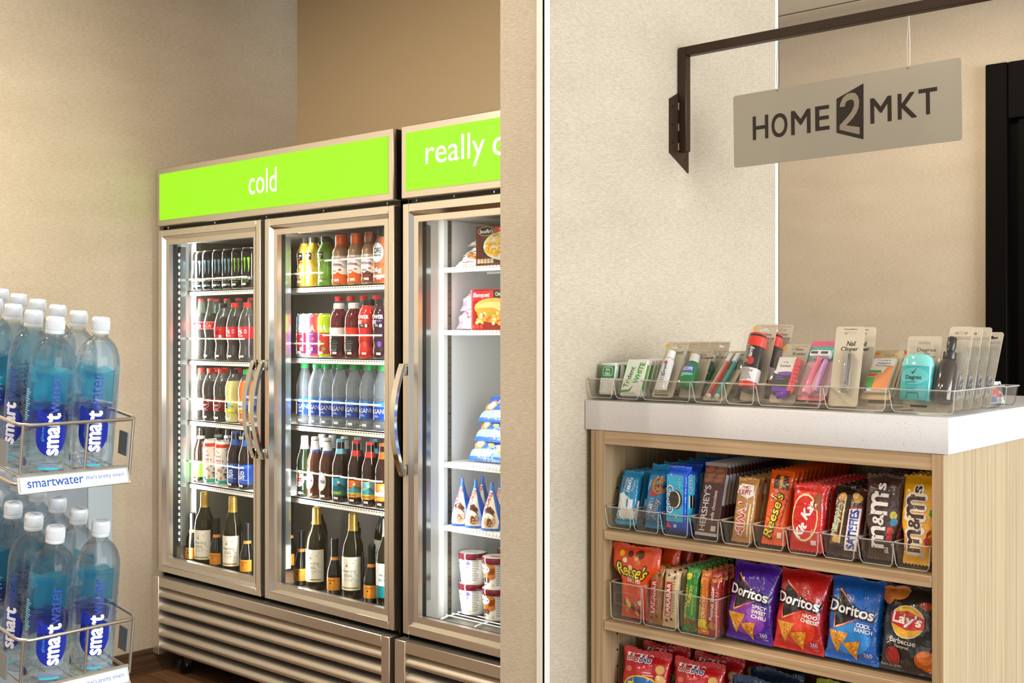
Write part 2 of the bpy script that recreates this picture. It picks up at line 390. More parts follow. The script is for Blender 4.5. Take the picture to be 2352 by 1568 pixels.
# black doorway in the rear wall
dx = at(2272, 154, Y=YR).x; dz = at(2272, 154, Y=YR).z
BLK = mat('#090706', 0.55, ior=1.15); dr = struct(thing('door_1', 'black framed doorway in the rear wall', 'door', (dx, YR, 0)))
f = M(); f.box(0, .09, -.05, 0.0, 0, dz, BLK, .004); f.box(1.2, 1.29, -.05, 0, 0, dz, BLK, .004); f.box(.09, 1.2, -.045, 0, dz - .24, dz, BLK, .004); f.build('door_frame', dr)
p = M(); p.box(.09, 1.2, -.012, 0, 0, dz - .24, mat('#040404', 0.5, ior=1.15)); p.box(.13, .16, -.03, -.012, 0, dz - .24, BLK); p.build('door_panel', dr)
for q in ('category', 'label'): del dr[q]
# ------------------------------------------------------------------ refrigerators
STEEL = brushed('brushed_steel', '#ddd5c9', 0.33); STEEL_V = brushed('brushed_steel_upright', '#e6dfd4', 0.3, 'Z')
CHROME = mat('#e8e6e2', 0.08, 1.0); BLACK = mat('#0c0b0a', 0.4); GASKET = mat('#1b1a18', 0.5); ALU = brushed('stucco_aluminium_dimmed', '#77705f', 0.5); FLOORPAN = brushed('floor_pan', '#a8a294', 0.4); WHITE = mat('#eef0ea', 0.4); WIRE = mat('#f3f3ee', 0.35)  # liner aluminium darkened: the dim depth of the cooler is in its colour
FROST = mat('#c9c9c4', .5); LED = mat('#f4fbff', 0.4, emit=14.0); LENS = mat('#8f9694', 0.15, 0.4)
GREEN = mat('#1d3a06', 0.4)
b_ = GREEN.node_tree.nodes['Principled BSDF']; b_.inputs['Emission Color'].default_value = lin('#a9f81e'); b_.inputs['Emission Strength'].default_value = .92; LIT = mat('#f6ffe4', 0.4, emit=1.0)
FY = 2.441
def frame_ring(mesh, x0, x1, z0, z1, w, y0, y1, m, x0b=None, b=0.0):
    for a in ((x0, x0 + w, z0, z1), (x1 - w, x1, z0, z1), (x0 + w, x1 - w, z0, z0 + w), (x0 + w, x1 - w, z1 - w, z1)): mesh.box(a[0], a[1], y0, y1, a[2], a[3], m, b)
def ring_bevel(mesh, x0, x1, z0, z1, w, y0, y1, m):
    o = [(x0, y0, z0), (x1, y0, z0), (x1, y0, z1), (x0, y0, z1)]; i = [(x0 + w, y1, z0 + w), (x1 - w, y1, z0 + w), (x1 - w, y1, z1 - w), (x0 + w, y1, z1 - w)]
    mesh.add(o + i, [(k, (k + 1) % 4, 4 + (k + 1) % 4, 4 + k) for k in range(4)], m)
def door(fr, x0, x1, handle_x):
    z0, z1 = .405, 1.753
    f = M(); frame_ring(f, x0, x1, z0, z1, .027, FY, FY + .032, STEEL_V, b=.002)
    frame_ring(f, x0 + .025, x1 - .025, z0 + .025, z1 - .025, .033, FY + .012, FY + .03, STEEL_V)
    d = f.build('door', fr)
    c = M(); ring_bevel(c, x0 + .0268, x1 - .0268, z0 + .0268, z1 - .0268, .012, FY - .0005, FY + .0118, CHROME); c.build('door_trim', d)
    M().box(x0 + .05, x1 - .05, FY + .019, FY + .024, z0 + .05, z1 - .05, GLASS).build('door_glass', d)
    g = M(); frame_ring(g, x0 + .012, x1 - .012, z0 + .01, z1 - .01, .044, FY + .032, FY + .049, GASKET); g.build('door_gasket', d)
    h = M(); n = 14; P, Q = [], []
    for k in range(n + 1):
        s_ = k / n; z = .900 + .352 * s_; bow = .056 * (sin(pi * (0.06 + .88 * s_)) ** .8); P.append((z, FY - bow - .006)); Q.append((z, FY - bow + .006))
    out = [(y, z) for z, y in P] + [(y, z) for z, y in reversed(Q)]
    vs = [(handle_x - .011, y, z) for y, z in out] + [(handle_x + .011, y, z) for y, z in out]; K = len(out)
    fs = [(k, (k + 1) % K, K + (k + 1) % K, K + k) for k in range(K)]
    for k in range(n): fs += [(k, k + 1, K - 2 - k, K - 1 - k), tuple(reversed((K + k, K + k + 1, 2 * K - 2 - k, 2 * K - 1 - k)))]
    h.add(vs, fs, CHROME)
    for z in (.921, 1.231): h.box(handle_x - .0085, handle_x + .0085, FY - .026, FY, z - .016, z + .016, CHROME, .003)
    h.build('door_handle', d, ang=50)
def fridge(name, x0, x1, label, txt, doors, lit):
    fr = thing(name, label, 'refrigerator', ((x0 + x1) / 2, 2.8, 0)); off = Vector((-(x0 + x1) / 2, -2.8, 0))
    before = set(bpy.data.objects)
    b = M(); w = .036
    b.box(x0, x0 + .006, FY + .03, 3.135, .4, 1.77, BLACK); b.box(x1 - .006, x1, FY + .03, 3.135, .1, 1.77, BLACK); b.box(x0, x1, 3.12, 3.135, .1, 1.99, BLACK)
    b.box(x0 + .006, x1 - .006, FY + .05, 3.12, 1.745, 1.77, BLACK); b.box(x0 + .01, x1 - .006, FY + .03, 3.12, .09, .385, BLACK)
    b.box(x0, x0 + .006, FY + .03, 3.135, .1, .4, BLACK)
    frame_ring(b, x0 + .006, x1 - .006, .385, 1.765, .024, FY + .049, FY + .06, BLACK)
    b.build('body', fr)
    l = M()   # liner
    for s, xa in ((1, x0 + .006), (-1, x1 - .006)):
        a, c = sorted((xa, xa + s * .026)); l.box(a, c, FY + .06, 2.60, .41, 1.745, WHITE); l.box(a, c, 2.60, 3.09, .41, 1.745, ALU if len(doors) == 2 else FROST)
        xs = xa + s * .026
        for yy in (2.625, 3.02): 
            a2, c2 = sorted((xs, xs + s * .0015)); l.box(a2, c2, yy - .008, yy + .008, .43, 1.735, ALU)
            for k in range(48): 
                zz = .45 + k * .0265; hs = .0022 if k % 12 else .0038
                l.box(*sorted((xs + s * .0015, xs + s * .0019)), yy - hs, yy + hs, zz - hs, zz + hs, GASKET)
    l.box(x0 + .03, x1 - .03, 3.09, 3.12, .41, 1.745, mat('#5d5346', 0.5) if len(doors) == 2 else WHITE); l.box(x0 + .036, x1 - .036, FY + .06, 3.09, .385, .4275, FLOORPAN); l.box(x0 + .036, x1 - .036, FY + .06, 3.09, 1.712, 1.745, mat('#6f6659', .5))  # cooler back and liner top coloured darker to imitate the unlit depth
    l.build('liner', fr)
    h = M(); h.box(x0, x1, FY, 3.12, 1.769, 1.998, STEEL, .003); h.box(x1 - .003, x1 + .0012, FY + .012, 3.12, 1.772, 1.995, mat('#3a2f25', .35, .5))
    hd = h.build('header', fr)
    M().box(x0 + .024, x1 - .025, FY - .004, FY + .002, 1.793, 1.974, GREEN).build('sign_panel', hd)
    dd = D(lambda c: LIT, .0008); 
    for t_, xa, xb, zc, hh in txt: dd.t(t_, (xa + xb) / 2, zc, hh, 'l', w=xb - xa, bold=.012)
    tm = M(); dd.emit(tm, flat_front(FY - .0042)); tm.build('sign_lettering', hd, smooth=False)
    m = M(); m.box(x0, x1, FY + .035, FY + .05, 1.755, 1.769, BLACK)
    for k in range(5): m.lathe([(.003, 0), (.003, .006)], CHROME, 8, (x0 + .05 + k * (x1 - x0 - .1) / 4, FY + .02, 1.76))
    m.build('hinge_rail', fr)
    # louvred grille
    g = M(); g.box(x0 - .018, x0 + .030, FY - .012, FY + .03, .079, .385, STEEL_V, .002); g.box(x1 - .046, x1 - .006, FY - .012, FY + .03, .079, .385, STEEL_V, .002); g.box(x0 + .03, x1 - .046, FY - .012, FY + .03, .348, .385, STEEL, .002)
    gr = g.build('grille', fr)
    sl = M(); prof = [(FY + .034, .0), (FY + .004, -.012), (FY - .007, -.022), (FY - .010, -.030), (FY - .007, -.038), (FY + .0, -.041), (FY + .0, -.039), (FY - .004, -.034), (FY - .002, -.024), (FY + .006, -.016), (FY + .034, -.004)]
    sl.prism(prof, STEEL, 'X', x0 + .03, x1 - .046)
    o1 = sl.build('slat', gr, loc=(0, 0, .346), ang=60)
    for k in range(1, 5):
        o2 = o1.copy(); COL.objects.link(o2); o2.location.z = .346 - .0515 * k
    for xx, yy in ((x0 + .095, 2.51), (x1 - .1, 2.51), (x0 + .095, 3.02), (x1 - .1, 3.02)):
        c = M(); c.lathe([(.008, -.013), (.034, -.013), (.037, -.008), (.037, .008), (.034, .013), (.008, .013)], mat('#121212', .45), 24); 
        c.v = [(v[2] + xx, v[1] + yy, v[0] + .037) for v in c.v]
        co = c.build('caster', fr)
        q = M(); q.prism([(yy - .02, .095), (yy - .012, .03), (yy + .012, .03), (yy + .02, .095)], mat('#c9c2b8', .25, .9), 'X', xx + .016, xx + .019); q.prism([(yy - .02, .095), (yy - .012, .03), (yy + .012, .03), (yy + .02, .095)], mat('#c9c2b8', .25, .9), 'X', xx - .019, xx - .016)
        q.box(xx - .02, xx + .02, yy - .025, yy + .025, .09, .095, mat('#c9c2b8', .25, .9)); q.lathe([(.006, 0), (.006, .003)], CHROME, 10); q.v[-20:] = [(v[2] + xx + .019, v[0] + yy, v[1] + .037) for v in q.v[-20:]]
        q.build('caster_bracket', co)
    for dx0, dx1, hx in doors:
        door(fr, dx0, dx1, hx)
        s = M(); xx = dx0 + (.043 if dx0 < -3.5 else .022); s.box(xx - .008, xx + .012, FY + .066, FY + .09, .5, 1.69, LENS)
        for k in range(46 if dx0 < -3.5 else 0): s.box(xx + .001, xx + .005, FY + .064, FY + .066, .52 + k * .0252, .52 + k * .0252 + .010, LED)
        s.build('light_strip', fr)
    if len(doors) == 2:
        m = M(); xm = (doors[0][1] + doors[1][0]) / 2; m.box(xm - .032, xm + .032, FY + .05, FY + .075, .41, 1.745, GASKET); m.build('mullion', fr)
    for o in set(bpy.data.objects) - before:
        if o.parent == fr: o.location = Vector(o.location) + off
    for xa, sg in [(d[0] + .064, 1) for d in doors] + [(d[1] - .052, -1) for d in doors]:
        dv = Vector((.62 * sg, .78, 0)); e = dv.to_track_quat('-Z', 'Y').to_euler()
        area('cabinet_led', (xa, FY + .10, 1.08), e, .022, 1.26, lit * (1 if xa < -3.5 or len(doors) == 1 else .62) if sg > 0 else lit * .7, (.93, .97, 1.0))
    return fr
FA = fridge('display_refrigerator', -4.011, -2.636, 'stainless two-door drinks cooler with lit green cold sign', [('cold', -3.395, -3.232, 1.889, .087)], [(-4.002, -3.333, -3.345), (-3.308, -2.634, -3.298)], 8.0)
xr0, xr1 = at(980, 350, Y=FY).x, at(1116, 350, Y=FY).x
zt = at(1060, 309, Y=FY).z; zb = at(1104, 380, Y=FY).z
FB = fridge('display_freezer', -2.601, -1.845, 'stainless freezer with lit green really cold sign, beside stub wall', [('really', xr0, xr1, (zt + zb) / 2, zt - zb), ('cold', at(1134, 350, Y=FY).x, at(1134, 350, Y=FY).x + (xr1 - xr0) * .83, (zt + zb) / 2 + .011, (zt - zb) * .78)], [(-2.594, -1.852, -2.577)], 2.8)
# shelves with a perforated front lip
def shelf(fr, x0, x1, ztop, yf, wire=False, lanes=()):
    s = M(); y1 = 3.07
    if wire:
        s.box(x0, x1, yf, yf + .006, ztop - .016, ztop, WIRE, .002)
        n = int((x1 - x0) / .014)
        for k in range(n): s.box(x0 + k * .014, x0 + k * .014 + .008, yf - .004, y1, ztop - .006, ztop, WIRE)
        s.box(x0, x1, 3.0, 3.006, ztop - .012, ztop - .004, WIRE); s.box(x0, x1, 2.8, 2.806, ztop - .012, ztop - .006, WIRE)
    else:
        s.box(x0, x1, yf, yf + .004, ztop - .02, ztop, WIRE); s.box(x0, x1, yf, y1, ztop - .004, ztop, WIRE)
        d = D(lambda c: mat(c, .6), .0003); n = int((x1 - x0) / .0135)
        for k in range(n): d.r(x0 + .006 + k * .0135, ztop - .0105, x0 + .0125 + k * .0135, ztop - .0075, '#4a463e')
        d.emit(s, flat_front(yf))
    off = -Vector(fr.location)
    so = s.build('shelf', fr, loc=off)
    for xc, zz, w in lanes:
        l = M(); n = 8; pts = []
        for k in range(n + 1):
            a = -1 + 2 * k / n; pts.append((xc + a * w / 2, yf - .004 - .010 * (1 - a * a), ztop + zz))
        vs, fs = [], []
        for x, y, z in pts: vs += [(x, y, z - .0028), (x, y, z + .0028), (x, y + .004, z + .0028), (x, y + .004, z - .0028)]
        for k in range(n): 
            for q in range(4): fs.append((4 * k + q, 4 * k + (q + 1) % 4, 4 * k + 4 + (q + 1) % 4, 4 * k + 4 + q))
        fs += [(0, 1, 2, 3), (4 * n, 4 * n + 3, 4 * n + 2, 4 * n + 1)]
        l.add(vs, fs, WIRE); l.build('lane_stop', so)
        l = M(); l.box(xc + w / 2 - .024, xc + w / 2 - .002, yf - .006, yf - .003, ztop + .014, ztop + .022, mat('#dcdad4', .3), .0015); l.build('lane_tab', so)
    return so
# ------------------------------------------------------------------ drinks in the cooler
YP = 2.597
_xat = xat
def xat(px, Y): x = _xat(px, Y); return x if Y != YP else max(x, -3.940) if px < 600 else max(x, -3.278)
def lanes(pxs, zz, w): return [(xat(p, YP), zz, w) for p in pxs]
LZ = [1.516, 1.240, .998, .746]; RZ = [1.514, 1.260, 1.016, .754]; UP = .0006
L1 = [460, 483, 506, 529, 551, 574]; L2 = [458, 485, 512, 540, 568]; L3 = [459, 484, 510, 537, 567]; L4 = [459, 485, 512, 540, 566]
R1 = [695, 720, 748, 784, 820, 852, 880]; R2 = [695, 723, 750, 779, 813, 846, 879]; R3 = [694, 728, 753, 782, 814, 846, 878]; R4 = [694, 724, 752, 782, 818, 850, 881]
for z, px, zz, w in ((LZ[0], L1, .045, .07), (LZ[1], L2, .085, .075), (LZ[2], L3, .085, .075), (LZ[3], L4, .088, .075)):
    shelf(FA, -3.974, -3.338, z, 2.558, lanes=lanes(px, zz, w))
for z, px, zz, w in ((RZ[0], R1[:3], .047, .068), (RZ[1], R2[:3], .05, .068), (RZ[2], R3, .09, .078), (RZ[3], R4, .096, .078)):
    more = lanes(R1[3:], .088, .078) if z == RZ[0] else lanes(R2[3:], .08, .078) if z == RZ[1] else []
    shelf(FA, -3.312, -2.676, z, 2.558, lanes=lanes(px, zz, w) + more)
CAN_LID = mat('#d5d2cb', .25, .9)
def can(name, H_, R_, body, design=None, turn=0.0, step=.006):
    def mk():
        t = thing(name); m = M(); pr = [(R_ * .70, .0), (R_ * .80, .0), (R_ * .86, .004), (R_, .012), (R_, H_ - .016), (R_ * .93, H_ - .008), (R_ * .83, H_ - .003)]
        m.lathe(pr, body, 28); 
        if design: design.emit(m, round_map(pr, turn), step, .0004)
        m.build('body', t)
        M().lathe([(R_ * .83, H_ - .003), (R_ * .86, H_ - .001), (R_ * .84, H_), (R_ * .78, H_ - .004), (0, H_ - .004)], CAN_LID, 24, close=False).build('lid', t)
        M().lathe([(R_ * .70, .0), (R_ * .82, -.0002), (R_ * .865, .0042)], CAN_LID, 24, close=False).build('bottom_rim', t)
        return t
    return mk
def bottle(name, prof, body, cap, lab=None, design=None, turn=0.0, step=.006, n=28, liquid=None, extra=None):
    """cap: (radius, z0, z1, material, kind)   lab: (z0, z1, colour) or None"""
    def mk():
        t = thing(name); m = M(); m.lathe(prof, body, n); m.build('body', t, ang=50)
        if liquid:
            zc = liquid[0]; pf = [(max(r - .0012, 0.001), z + (.001 if z == 0 else 0)) for r, z in prof if z < zc] + [(rad(prof, zc) - .0012, zc)]
            M().lathe(pf, liquid[1], n).build('liquid', t, ang=50)
        if cap:
            r, z0, z1, cm, k = cap; c = M()
            if k == 'screw':
                pts = [(r, z0), (r, z1 - .0015), (r * .92, z1), (0, z1)]; c.lathe(pts, cm, 24); c.lathe([(r * 1.03, z0), (r * 1.03, z0 + .003)], cm, 24)
                for q in range(18):
                    a = q * pi / 9; x, y = r * sin(a), r * cos(a); c.box(x - .0006, x + .0006, y - .0006, y + .0006, z0 + .003, z1 - .002, cm)
            elif k == 'crown':
                c.lathe([(r * 1.06, z0), (r, z0 + .003), (r * .9, z1 - .001), (r * .6, z1), (0, z1)], cm, 21)
            elif k == 'foil':
                pf = [(r * 1.0, z1 - .0), (0, z1)]; pts = [(rad(prof, z) + .0007, z) for z in [z0 + (z1 - z0) * q / 8 for q in range(9)]]
                pts[-1] = (pts[-1][0] - .001, z1 + .001); c.lathe([(max(a, .002), b) for a, b in pts] + [(0, z1 + .001)], cm, 24)
            c.build({'screw': 'cap', 'crown': 'crown_cap', 'foil': 'foil_wrap'}[k], t)
        if lab or design:
            l = M()
            if lab and lab[2]:
                zs = [lab[0]] + [z for r, z in prof if lab[0] < z < lab[1]] + [lab[1]]
                arc = lab[3] if len(lab) > 3 else 2 * pi; nn = 30; vs, fs = [], []
                for z in zs:
                    for q in range(nn + 1):
                        a = -arc / 2 + arc * q / nn + turn; r = rad(prof, z) + .0005; vs.append((r * sin(a), -r * cos(a), z))
                for j in range(len(zs) - 1):
                    for q in range(nn): a = j * (nn + 1) + q; fs.append((a, a + 1, a + nn + 2, a + nn + 1))
                l.add(vs, fs, lab[2])
            if design: design.emit(l, round_map(prof, turn), step, .0007)
            l.build('label', t, ang=60)
        if extra: extra(t, prof)
        return t
    return mk
def lathe_part(name, prof, m, z0, z1, o=.0006, n=24):
    def fx(t, pr):
        zs = [z0] + [z for r, z in pr if z0 < z < z1] + [z1]
        M().lathe([(rad(pr, z) + o, z) for z in zs], m, n, close=False).build(name, t)
    return fx
LEAN = .62          # labels are turned slightly towards the aisle
def line(kind, pxs, Z, labels, back=0, pitch=.075, Y=YP, backlabel=None, rot=0.0):
    for k, p in enumerate(pxs):
        x = xat(p, Y)
        kd = kind[k] if isinstance(kind, (list, tuple)) else kind
        if kd is None: continue
        kd.put((x, Y, Z), labels[k], (0, 0, rot))
        for b in range(back):
            bl = labels[k].split(' with ')[0] if not backlabel else backlabel
            kd.put((x, Y + pitch * (b + 1), Z), '%s standing %s' % (bl if backlabel is None else bl % ORD[k], 'directly behind it' if False else ('one place behind the ' + ORD[k] + ' from left' if b == 0 else 'two places behind the ' + ORD[k] + ' from left')), (0, 0, rot))
# --- energy drink cans
def claw(c, sub):
    d = D(gloss)
    for x in (-.016, 0, .016):
        d.p([(x - .005, .118), (x + .003, .121), (x + .006, .116), (x + .004, .098), (x + .005, .085), (x + .001, .062), (x + .0005, .085), (x - .001, .104), (x - .003, .112)], c)
    d.t('MONSTER', 0, .041, .011, '#f2f0ea', w=.052, bold=.0); d.t('ENERGY', 0, .029, .004, c if sub else '#9a958c', w=.036)
    if not sub: d.r(-.022, .016, .022, .023, '#8fc6d0').t('ZERO SUGAR', 0, .0195, .004, '#1d5a68', w=.034)
    return d
blue_can = Kind(can('energy_drink_can', .158, .0328, gloss('#17120f'), claw('#8ccbe6', False), .25), 'drink can', 'black energy drink cans on the top cooler shelf')
green_can = Kind(can('energy_drink_can', .158, .0328, gloss('#17120f'), claw('#8fd414', True), .25), 'drink can', 'black energy drink cans on the top cooler shelf')
for k, p in enumerate(L1):
    kd = blue_can if k < 4 else green_can; c = 'pale blue' if k < 4 else 'green'
    kd.put((xat(p, YP), YP, LZ[0]), 'black energy drink can with %s claw marks, %s from left on the top shelf' % (c, ORD[k]))
    kd.put((xat(p, YP), YP + .072, LZ[0]), 'black can with %s claw marks behind the %s energy can from left' % (c, ORD[k]))
# --- cola shelf
GREENGLASS = thin_clear('green_glass', (.80, .93, .84), 1.0, .05); COLA = mat('#1c0d08', .08, coat=.4); PET = thin_clear('clear_bottle', (.97, .97, .95), 1.0, .04); RED = gloss('#d3202a')
gp = [(.026, 0), (.0285, .004), (.029, .02), (.0255, .06), (.0255, .09), (.0295, .12), (.0297, .145), (.027, .165), (.018, .195), (.0135, .222), (.0132, .240)]
cola_label = D(gloss).r(-.05, .1225, .05, .124, '#f4ece0').r(-.05, .1495, .05, .151, '#f4ece0').t('Coca-Cola', 0, .1367, .017, '#f7efe4', w=.05, shear=.25, bold=.01)
glass_cola = Kind(bottle('cola_bottle', gp, GREENGLASS, (.0140, .236, .246, RED, 'crown'), (.121, .1525, RED, 5.0), cola_label, .1, liquid=(.186, COLA)), 'bottle', 'cola bottles on the second cooler shelf')
pp = [(.024, 0), (.032, .006), (.0335, .02), (.030, .045), (.029, .065), (.033, .085), (.0345, .115), (.0345, .13), (.033, .15), (.025, .178), (.0155, .198), (.0135, .205), (.0135, .222)]
zl = D(gloss).t('Cola', -.004, .111, .02, '#4a0d10', w=.03, shear=.25).r(.012, .088, .022, .099, '#f6eee8').lines(-.02, .096, .008, 2, .004, .0012, '#7a1618')
red10 = D(gloss).t('Coke', -.012, .126, .008, '#f4e9e2', shear=.2).t('0%', -.006, .112, .014, '#ffffff', w=.026, bold=.05).lines(-.02, .101, .012, 3, .0045, .0018, '#f7e2dd').r(.016, .106, .024, .12, '#f7e2dd').r(.018, .108, .022, .118, '#4a1518')
zero_cola = Kind(bottle('cola_bottle', pp, PET, (.0142, .206, .224, mat('#191616', .4), 'screw'), (.085, .131, RED), zl, .15, liquid=(.172, COLA)), 'bottle', 'cola bottles on the second cooler shelf')
red_cola = Kind(bottle('cola_bottle', pp, PET, (.0142, .206, .224, mat('#e02a22', .4), 'screw'), (.085, .131, RED), red10, .15, liquid=(.172, COLA)), 'bottle', 'cola bottles on the second cooler shelf')
cl = ['glass cola bottle with pale green neck and red label, leftmost on its shelf', 'glass cola bottle with red label, second from left beside another glass one', 'plastic cola bottle with black cap and dark script on red label', 'plastic red-capped cola bottle reading 0%, right of the black-capped one', 'plastic red-capped cola bottle reading 0%, nearest the left door handle']
line([glass_cola, glass_cola, zero_cola, red_cola, red_cola], L2, LZ[1], cl)
for k, p in enumerate(L2): (glass_cola if k < 4 else red_cola).put((xat(p, YP), YP + .075, LZ[1]), 'cola bottle one place back, behind the %s cola from left' % ORD[k])
# --- soda shelf
sp = [(.022, 0), (.031, .005), (.0335, .018), (.0325, .04), (.0335, .042), (.0335, .088), (.032, .09), (.0345, .115), (.0335, .14), (.026, .165), (.0155, .186), (.0135, .192), (.0135, .206)]
def pepper(bg, fg): return D(gloss).e(0, .066, .024, .017, fg if bg != '#f2ece6' else '#8d8580').e(0, .066, .0225, .0155, bg).t('Dr', -.012, .074, .009, fg, shear=.2).t('Pepper', .002, .065, .012, fg, w=.034, shear=.2, bold=.03).e(-.008, .051, .008, .006, fg).e(-.008, .051, .006, .0045, bg).lines(.0, .047, .02, 2, .004, .0012, fg)
MAROON = gloss('#7c1522')
diet = Kind(bottle('soda_bottle', sp, PET, (.0142, .19, .208, mat('#d5342c', .4), 'screw'), (.041, .089, gloss('#f2ece6')), pepper('#f2ece6', '#9a6a66'), .1, liquid=(.158, COLA)), 'bottle', 'soda bottles on the third cooler shelf')
maroon = Kind(bottle('soda_bottle', sp, PET, (.0142, .19, .208, mat('#d5342c', .4), 'screw'), (.041, .089, MAROON), pepper('#7c1522', '#f3e6e2'), .1, liquid=(.158, COLA)), 'bottle', 'soda bottles on the third cooler shelf')
lem = D(gloss).r(-.03, .078, .03, .089, '#f6ee30').r(-.03, .056, .002, .079, '#1b1a16').r(.004, .056, .016, .079, '#8fc4de').r(-.03, .041, .03, .052, '#f3dc12').t('Mello', -.012, .068, .008, '#f6ee30', shear=.3).e(-.014, .047, .010, .005, '#fff79a').lines(-.024, .06, .0, 2, .004, .0014, '#d8d060')
lemon = Kind(bottle('soda_bottle', sp, PET, (.0142, .19, .208, mat('#20201e', .4), 'screw'), (.041, .089, gloss('#d8d67a')), lem, .1, liquid=(.162, mat('#d9d78f', .15))), 'bottle', 'soda bottles on the third cooler shelf')
orl = D(gloss).e(0, .068, .026, .012, '#f7f3ea').t('Fanta', 0, .068, .012, '#1b2f8c', w=.038, bold=.04).e(.004, .05, .011, .008, '#f9c22a').e(.004, .05, .008, .006, '#f08a12').e(-.022, .08, .008, .005, '#3fae3a').e(.022, .046, .008, .005, '#3fae3a')
orange = Kind(bottle('soda_bottle', sp, PET, (.0142, .19, .208, mat('#2fae4e', .4), 'screw'), (.041, .089, gloss('#f49a1a')), orl, .1, liquid=(.166, mat('#ee6a10', .15))), 'bottle', 'soda bottles on the third cooler shelf')
line([diet, maroon, maroon, lemon, orange], L3, LZ[2], ['dark soda bottle with white label and red cap, leftmost on its shelf', 'dark soda bottle with maroon label, right of the white-labelled one', 'dark soda bottle with maroon label, left of the pale yellow soda', 'pale yellow citrus soda bottle with black cap', 'orange soda bottle with green cap beside the left door handle'])
for k, (p, kd) in enumerate(zip(L3, (diet, maroon, maroon, maroon, orange))): kd.put((xat(p, YP), YP + .075, LZ[2]), 'soda bottle one place back, behind the %s soda from left' % ORD[k])
# --- beer shelf, left door
AMBER = mat('#1f0f06', .1, coat=.5); bp = [(.026, 0), (.0295, .004), (.03, .015), (.03, .115), (.0285, .135), (.018, .168), (.0142, .19), (.0133, .214)]
def beer(body, capc, lab, des, neck=None, turn=.12, b=None, crown=True):
    ex = None
    if neck: ex = lambda t, pr: [lathe_part('neck_label', pr, gloss(c), z0, z1)(t, pr) for c, z0, z1 in neck]
    return bottle('beer_bottle', b or bp, body, (.0142, .209, .22, gloss(capc), 'crown'), lab, des, turn, extra=ex)
gl = D(gloss).r(-.014, .075, .0, .078, '#eaf7da').r(-.006, .06, -.002, .09, '#eaf7da').r(-.012, .052, .002, .056, '#eaf7da').r(-.004, .036, .0, .05, '#eaf7da').lines(.008, .082, .02, 5, .006, .002, '#d5efb8')
greenbeer = Kind(beer(AMBER, '#2b2b28', (.024, .088, gloss('#5db02b')), gl, [('#eef2ea', .176, .188)]), 'beer bottle', 'beers on the fourth cooler shelf')
bud = D(gloss).r(-.04, .082, .04, .094, '#2f62b8').t('BUD', 0, .064, .014, '#f5f7fa', w=.03, bold=.05).t('LIGHT', .0, .047, .014, '#f5f7fa', w=.036, bold=.05).r(-.03, .036, .03, .038, '#8fb4e8').lines(-.02, .031, .02, 2, .004, .0014, '#6f96d6')
bluebeer = Kind(beer(AMBER, '#3b5fb4', (.02, .096, gloss('#1f3f94')), bud, [('#2c5cae', .166, .188)]), 'beer bottle', 'beers on the fourth cooler shelf')
sel = D(gloss); rr = random.Random(4)
for k in range(44):
    x, z = rr.uniform(-.045, .045), rr.uniform(.02, .150); c = rr.choice(['#e2662c', '#2f3b36', '#c8a58a', '#59706a', '#e88a4a', '#20302c'])
    a = rr.uniform(0, 6.28); s_ = rr.uniform(.004, .009); sel.p([(x + s_ * cos(a + q) * (1 if q % 2 else .4), z + s_ * sin(a + q) * (1 if q % 2 else .4)) for q in (0, 1, 2, 3, 4, 5)], c)
sel.r(-.06, .008, .06, .022, '#1fa08c').r(-.06, .150, .06, .164, '#d2432e').e(0, .096, .022, .03, '#f6f2ea').t('KONA', 0, .116, .008, '#2a2a28').t('ISLAND', 0, .1, .01, '#c8322a', w=.034, bold=.05).t('SELTZER', 0, .086, .009, '#c8322a', w=.034, bold=.05)
flora = Kind(can('tall_can', .178, .030, gloss('#efe6d8'), sel, .15), 'drink can', 'beers on the fourth cooler shelf')
line([greenbeer, flora, flora, bluebeer, bluebeer], L4, LZ[3], ['amber beer bottle with bright green label, leftmost on its shelf', 'tall floral seltzer can beside the green-labelled beer', 'tall floral seltzer can beside the blue-labelled beer', 'amber beer bottle with blue label right of the floral cans', 'amber beer bottle with blue label below the left door handle'])
for k, (p, kd) in enumerate(zip(L4, (greenbeer, greenbeer, greenbeer, flora, bluebeer))): kd.put((xat(p, YP), YP + .08, LZ[3]), 'drink one place back, behind the %s beer from left' % ORD[k])
# --- wine on the cooler floor
OLIVE = mat('#2a2408', .08, trans=.35, ior=1.3, coat=.3); DARKG = mat('#14120a', .1, coat=.4); GOLD = mat('#c9a24a', .3, .7); BLACKFOIL = mat('#161413', .38)
wp = [(.033, 0), (.0375, .004), (.038, .02), (.038, .155), (.034, .185), (.022, .215), (.0155, .24), (.0148, .29)]
wl = D(paper).r(-.032, .036, .034, .041, '#b08a3c').t('Menage a Trois', 0, .096, .009, '#3c332a', w=.05, shear=.3, bold=.0).t('GOLD', -.004, .082, .009, '#4a3c22', w=.03, bold=.01).lines(-.02, .072, .014, 3, .005, .0012, '#b8ad98').p([(-.012, .112), (-.006, .122), (-.003, .132), (-.006, .116), (-.001, .11), (-.008, .112)], '#7d5a38')
rr = random.Random(7)
for k in range(14): x, z = rr.uniform(.008, .032), rr.uniform(.06, .138); wl.e(x, z, .003, .0012, '#a9a08c', 8)
wine = Kind(bottle('wine_bottle', wp, OLIVE, (.0148, .232, .29, GOLD, 'foil'), (.03, .145, paper('#efe9d6'), 2.3), wl, .35, n=32), 'wine bottle', 'white wine bottles on the cooler floor')
mp_ = [(.024, 0), (.0275, .004), (.0275, .07), (.026, .085), (.016, .118), (.0125, .135), (.0125, .178), (.0135, .186), (.012, .196)]
ml = D(paper).t('RUFFINO', 0, .052, .006, '#6b3410', w=.028).e(-.004, .042, .0035, .0035, '#5a2c12').lines(-.014, .032, .012, 3, .005, .0011, '#b86a1c')
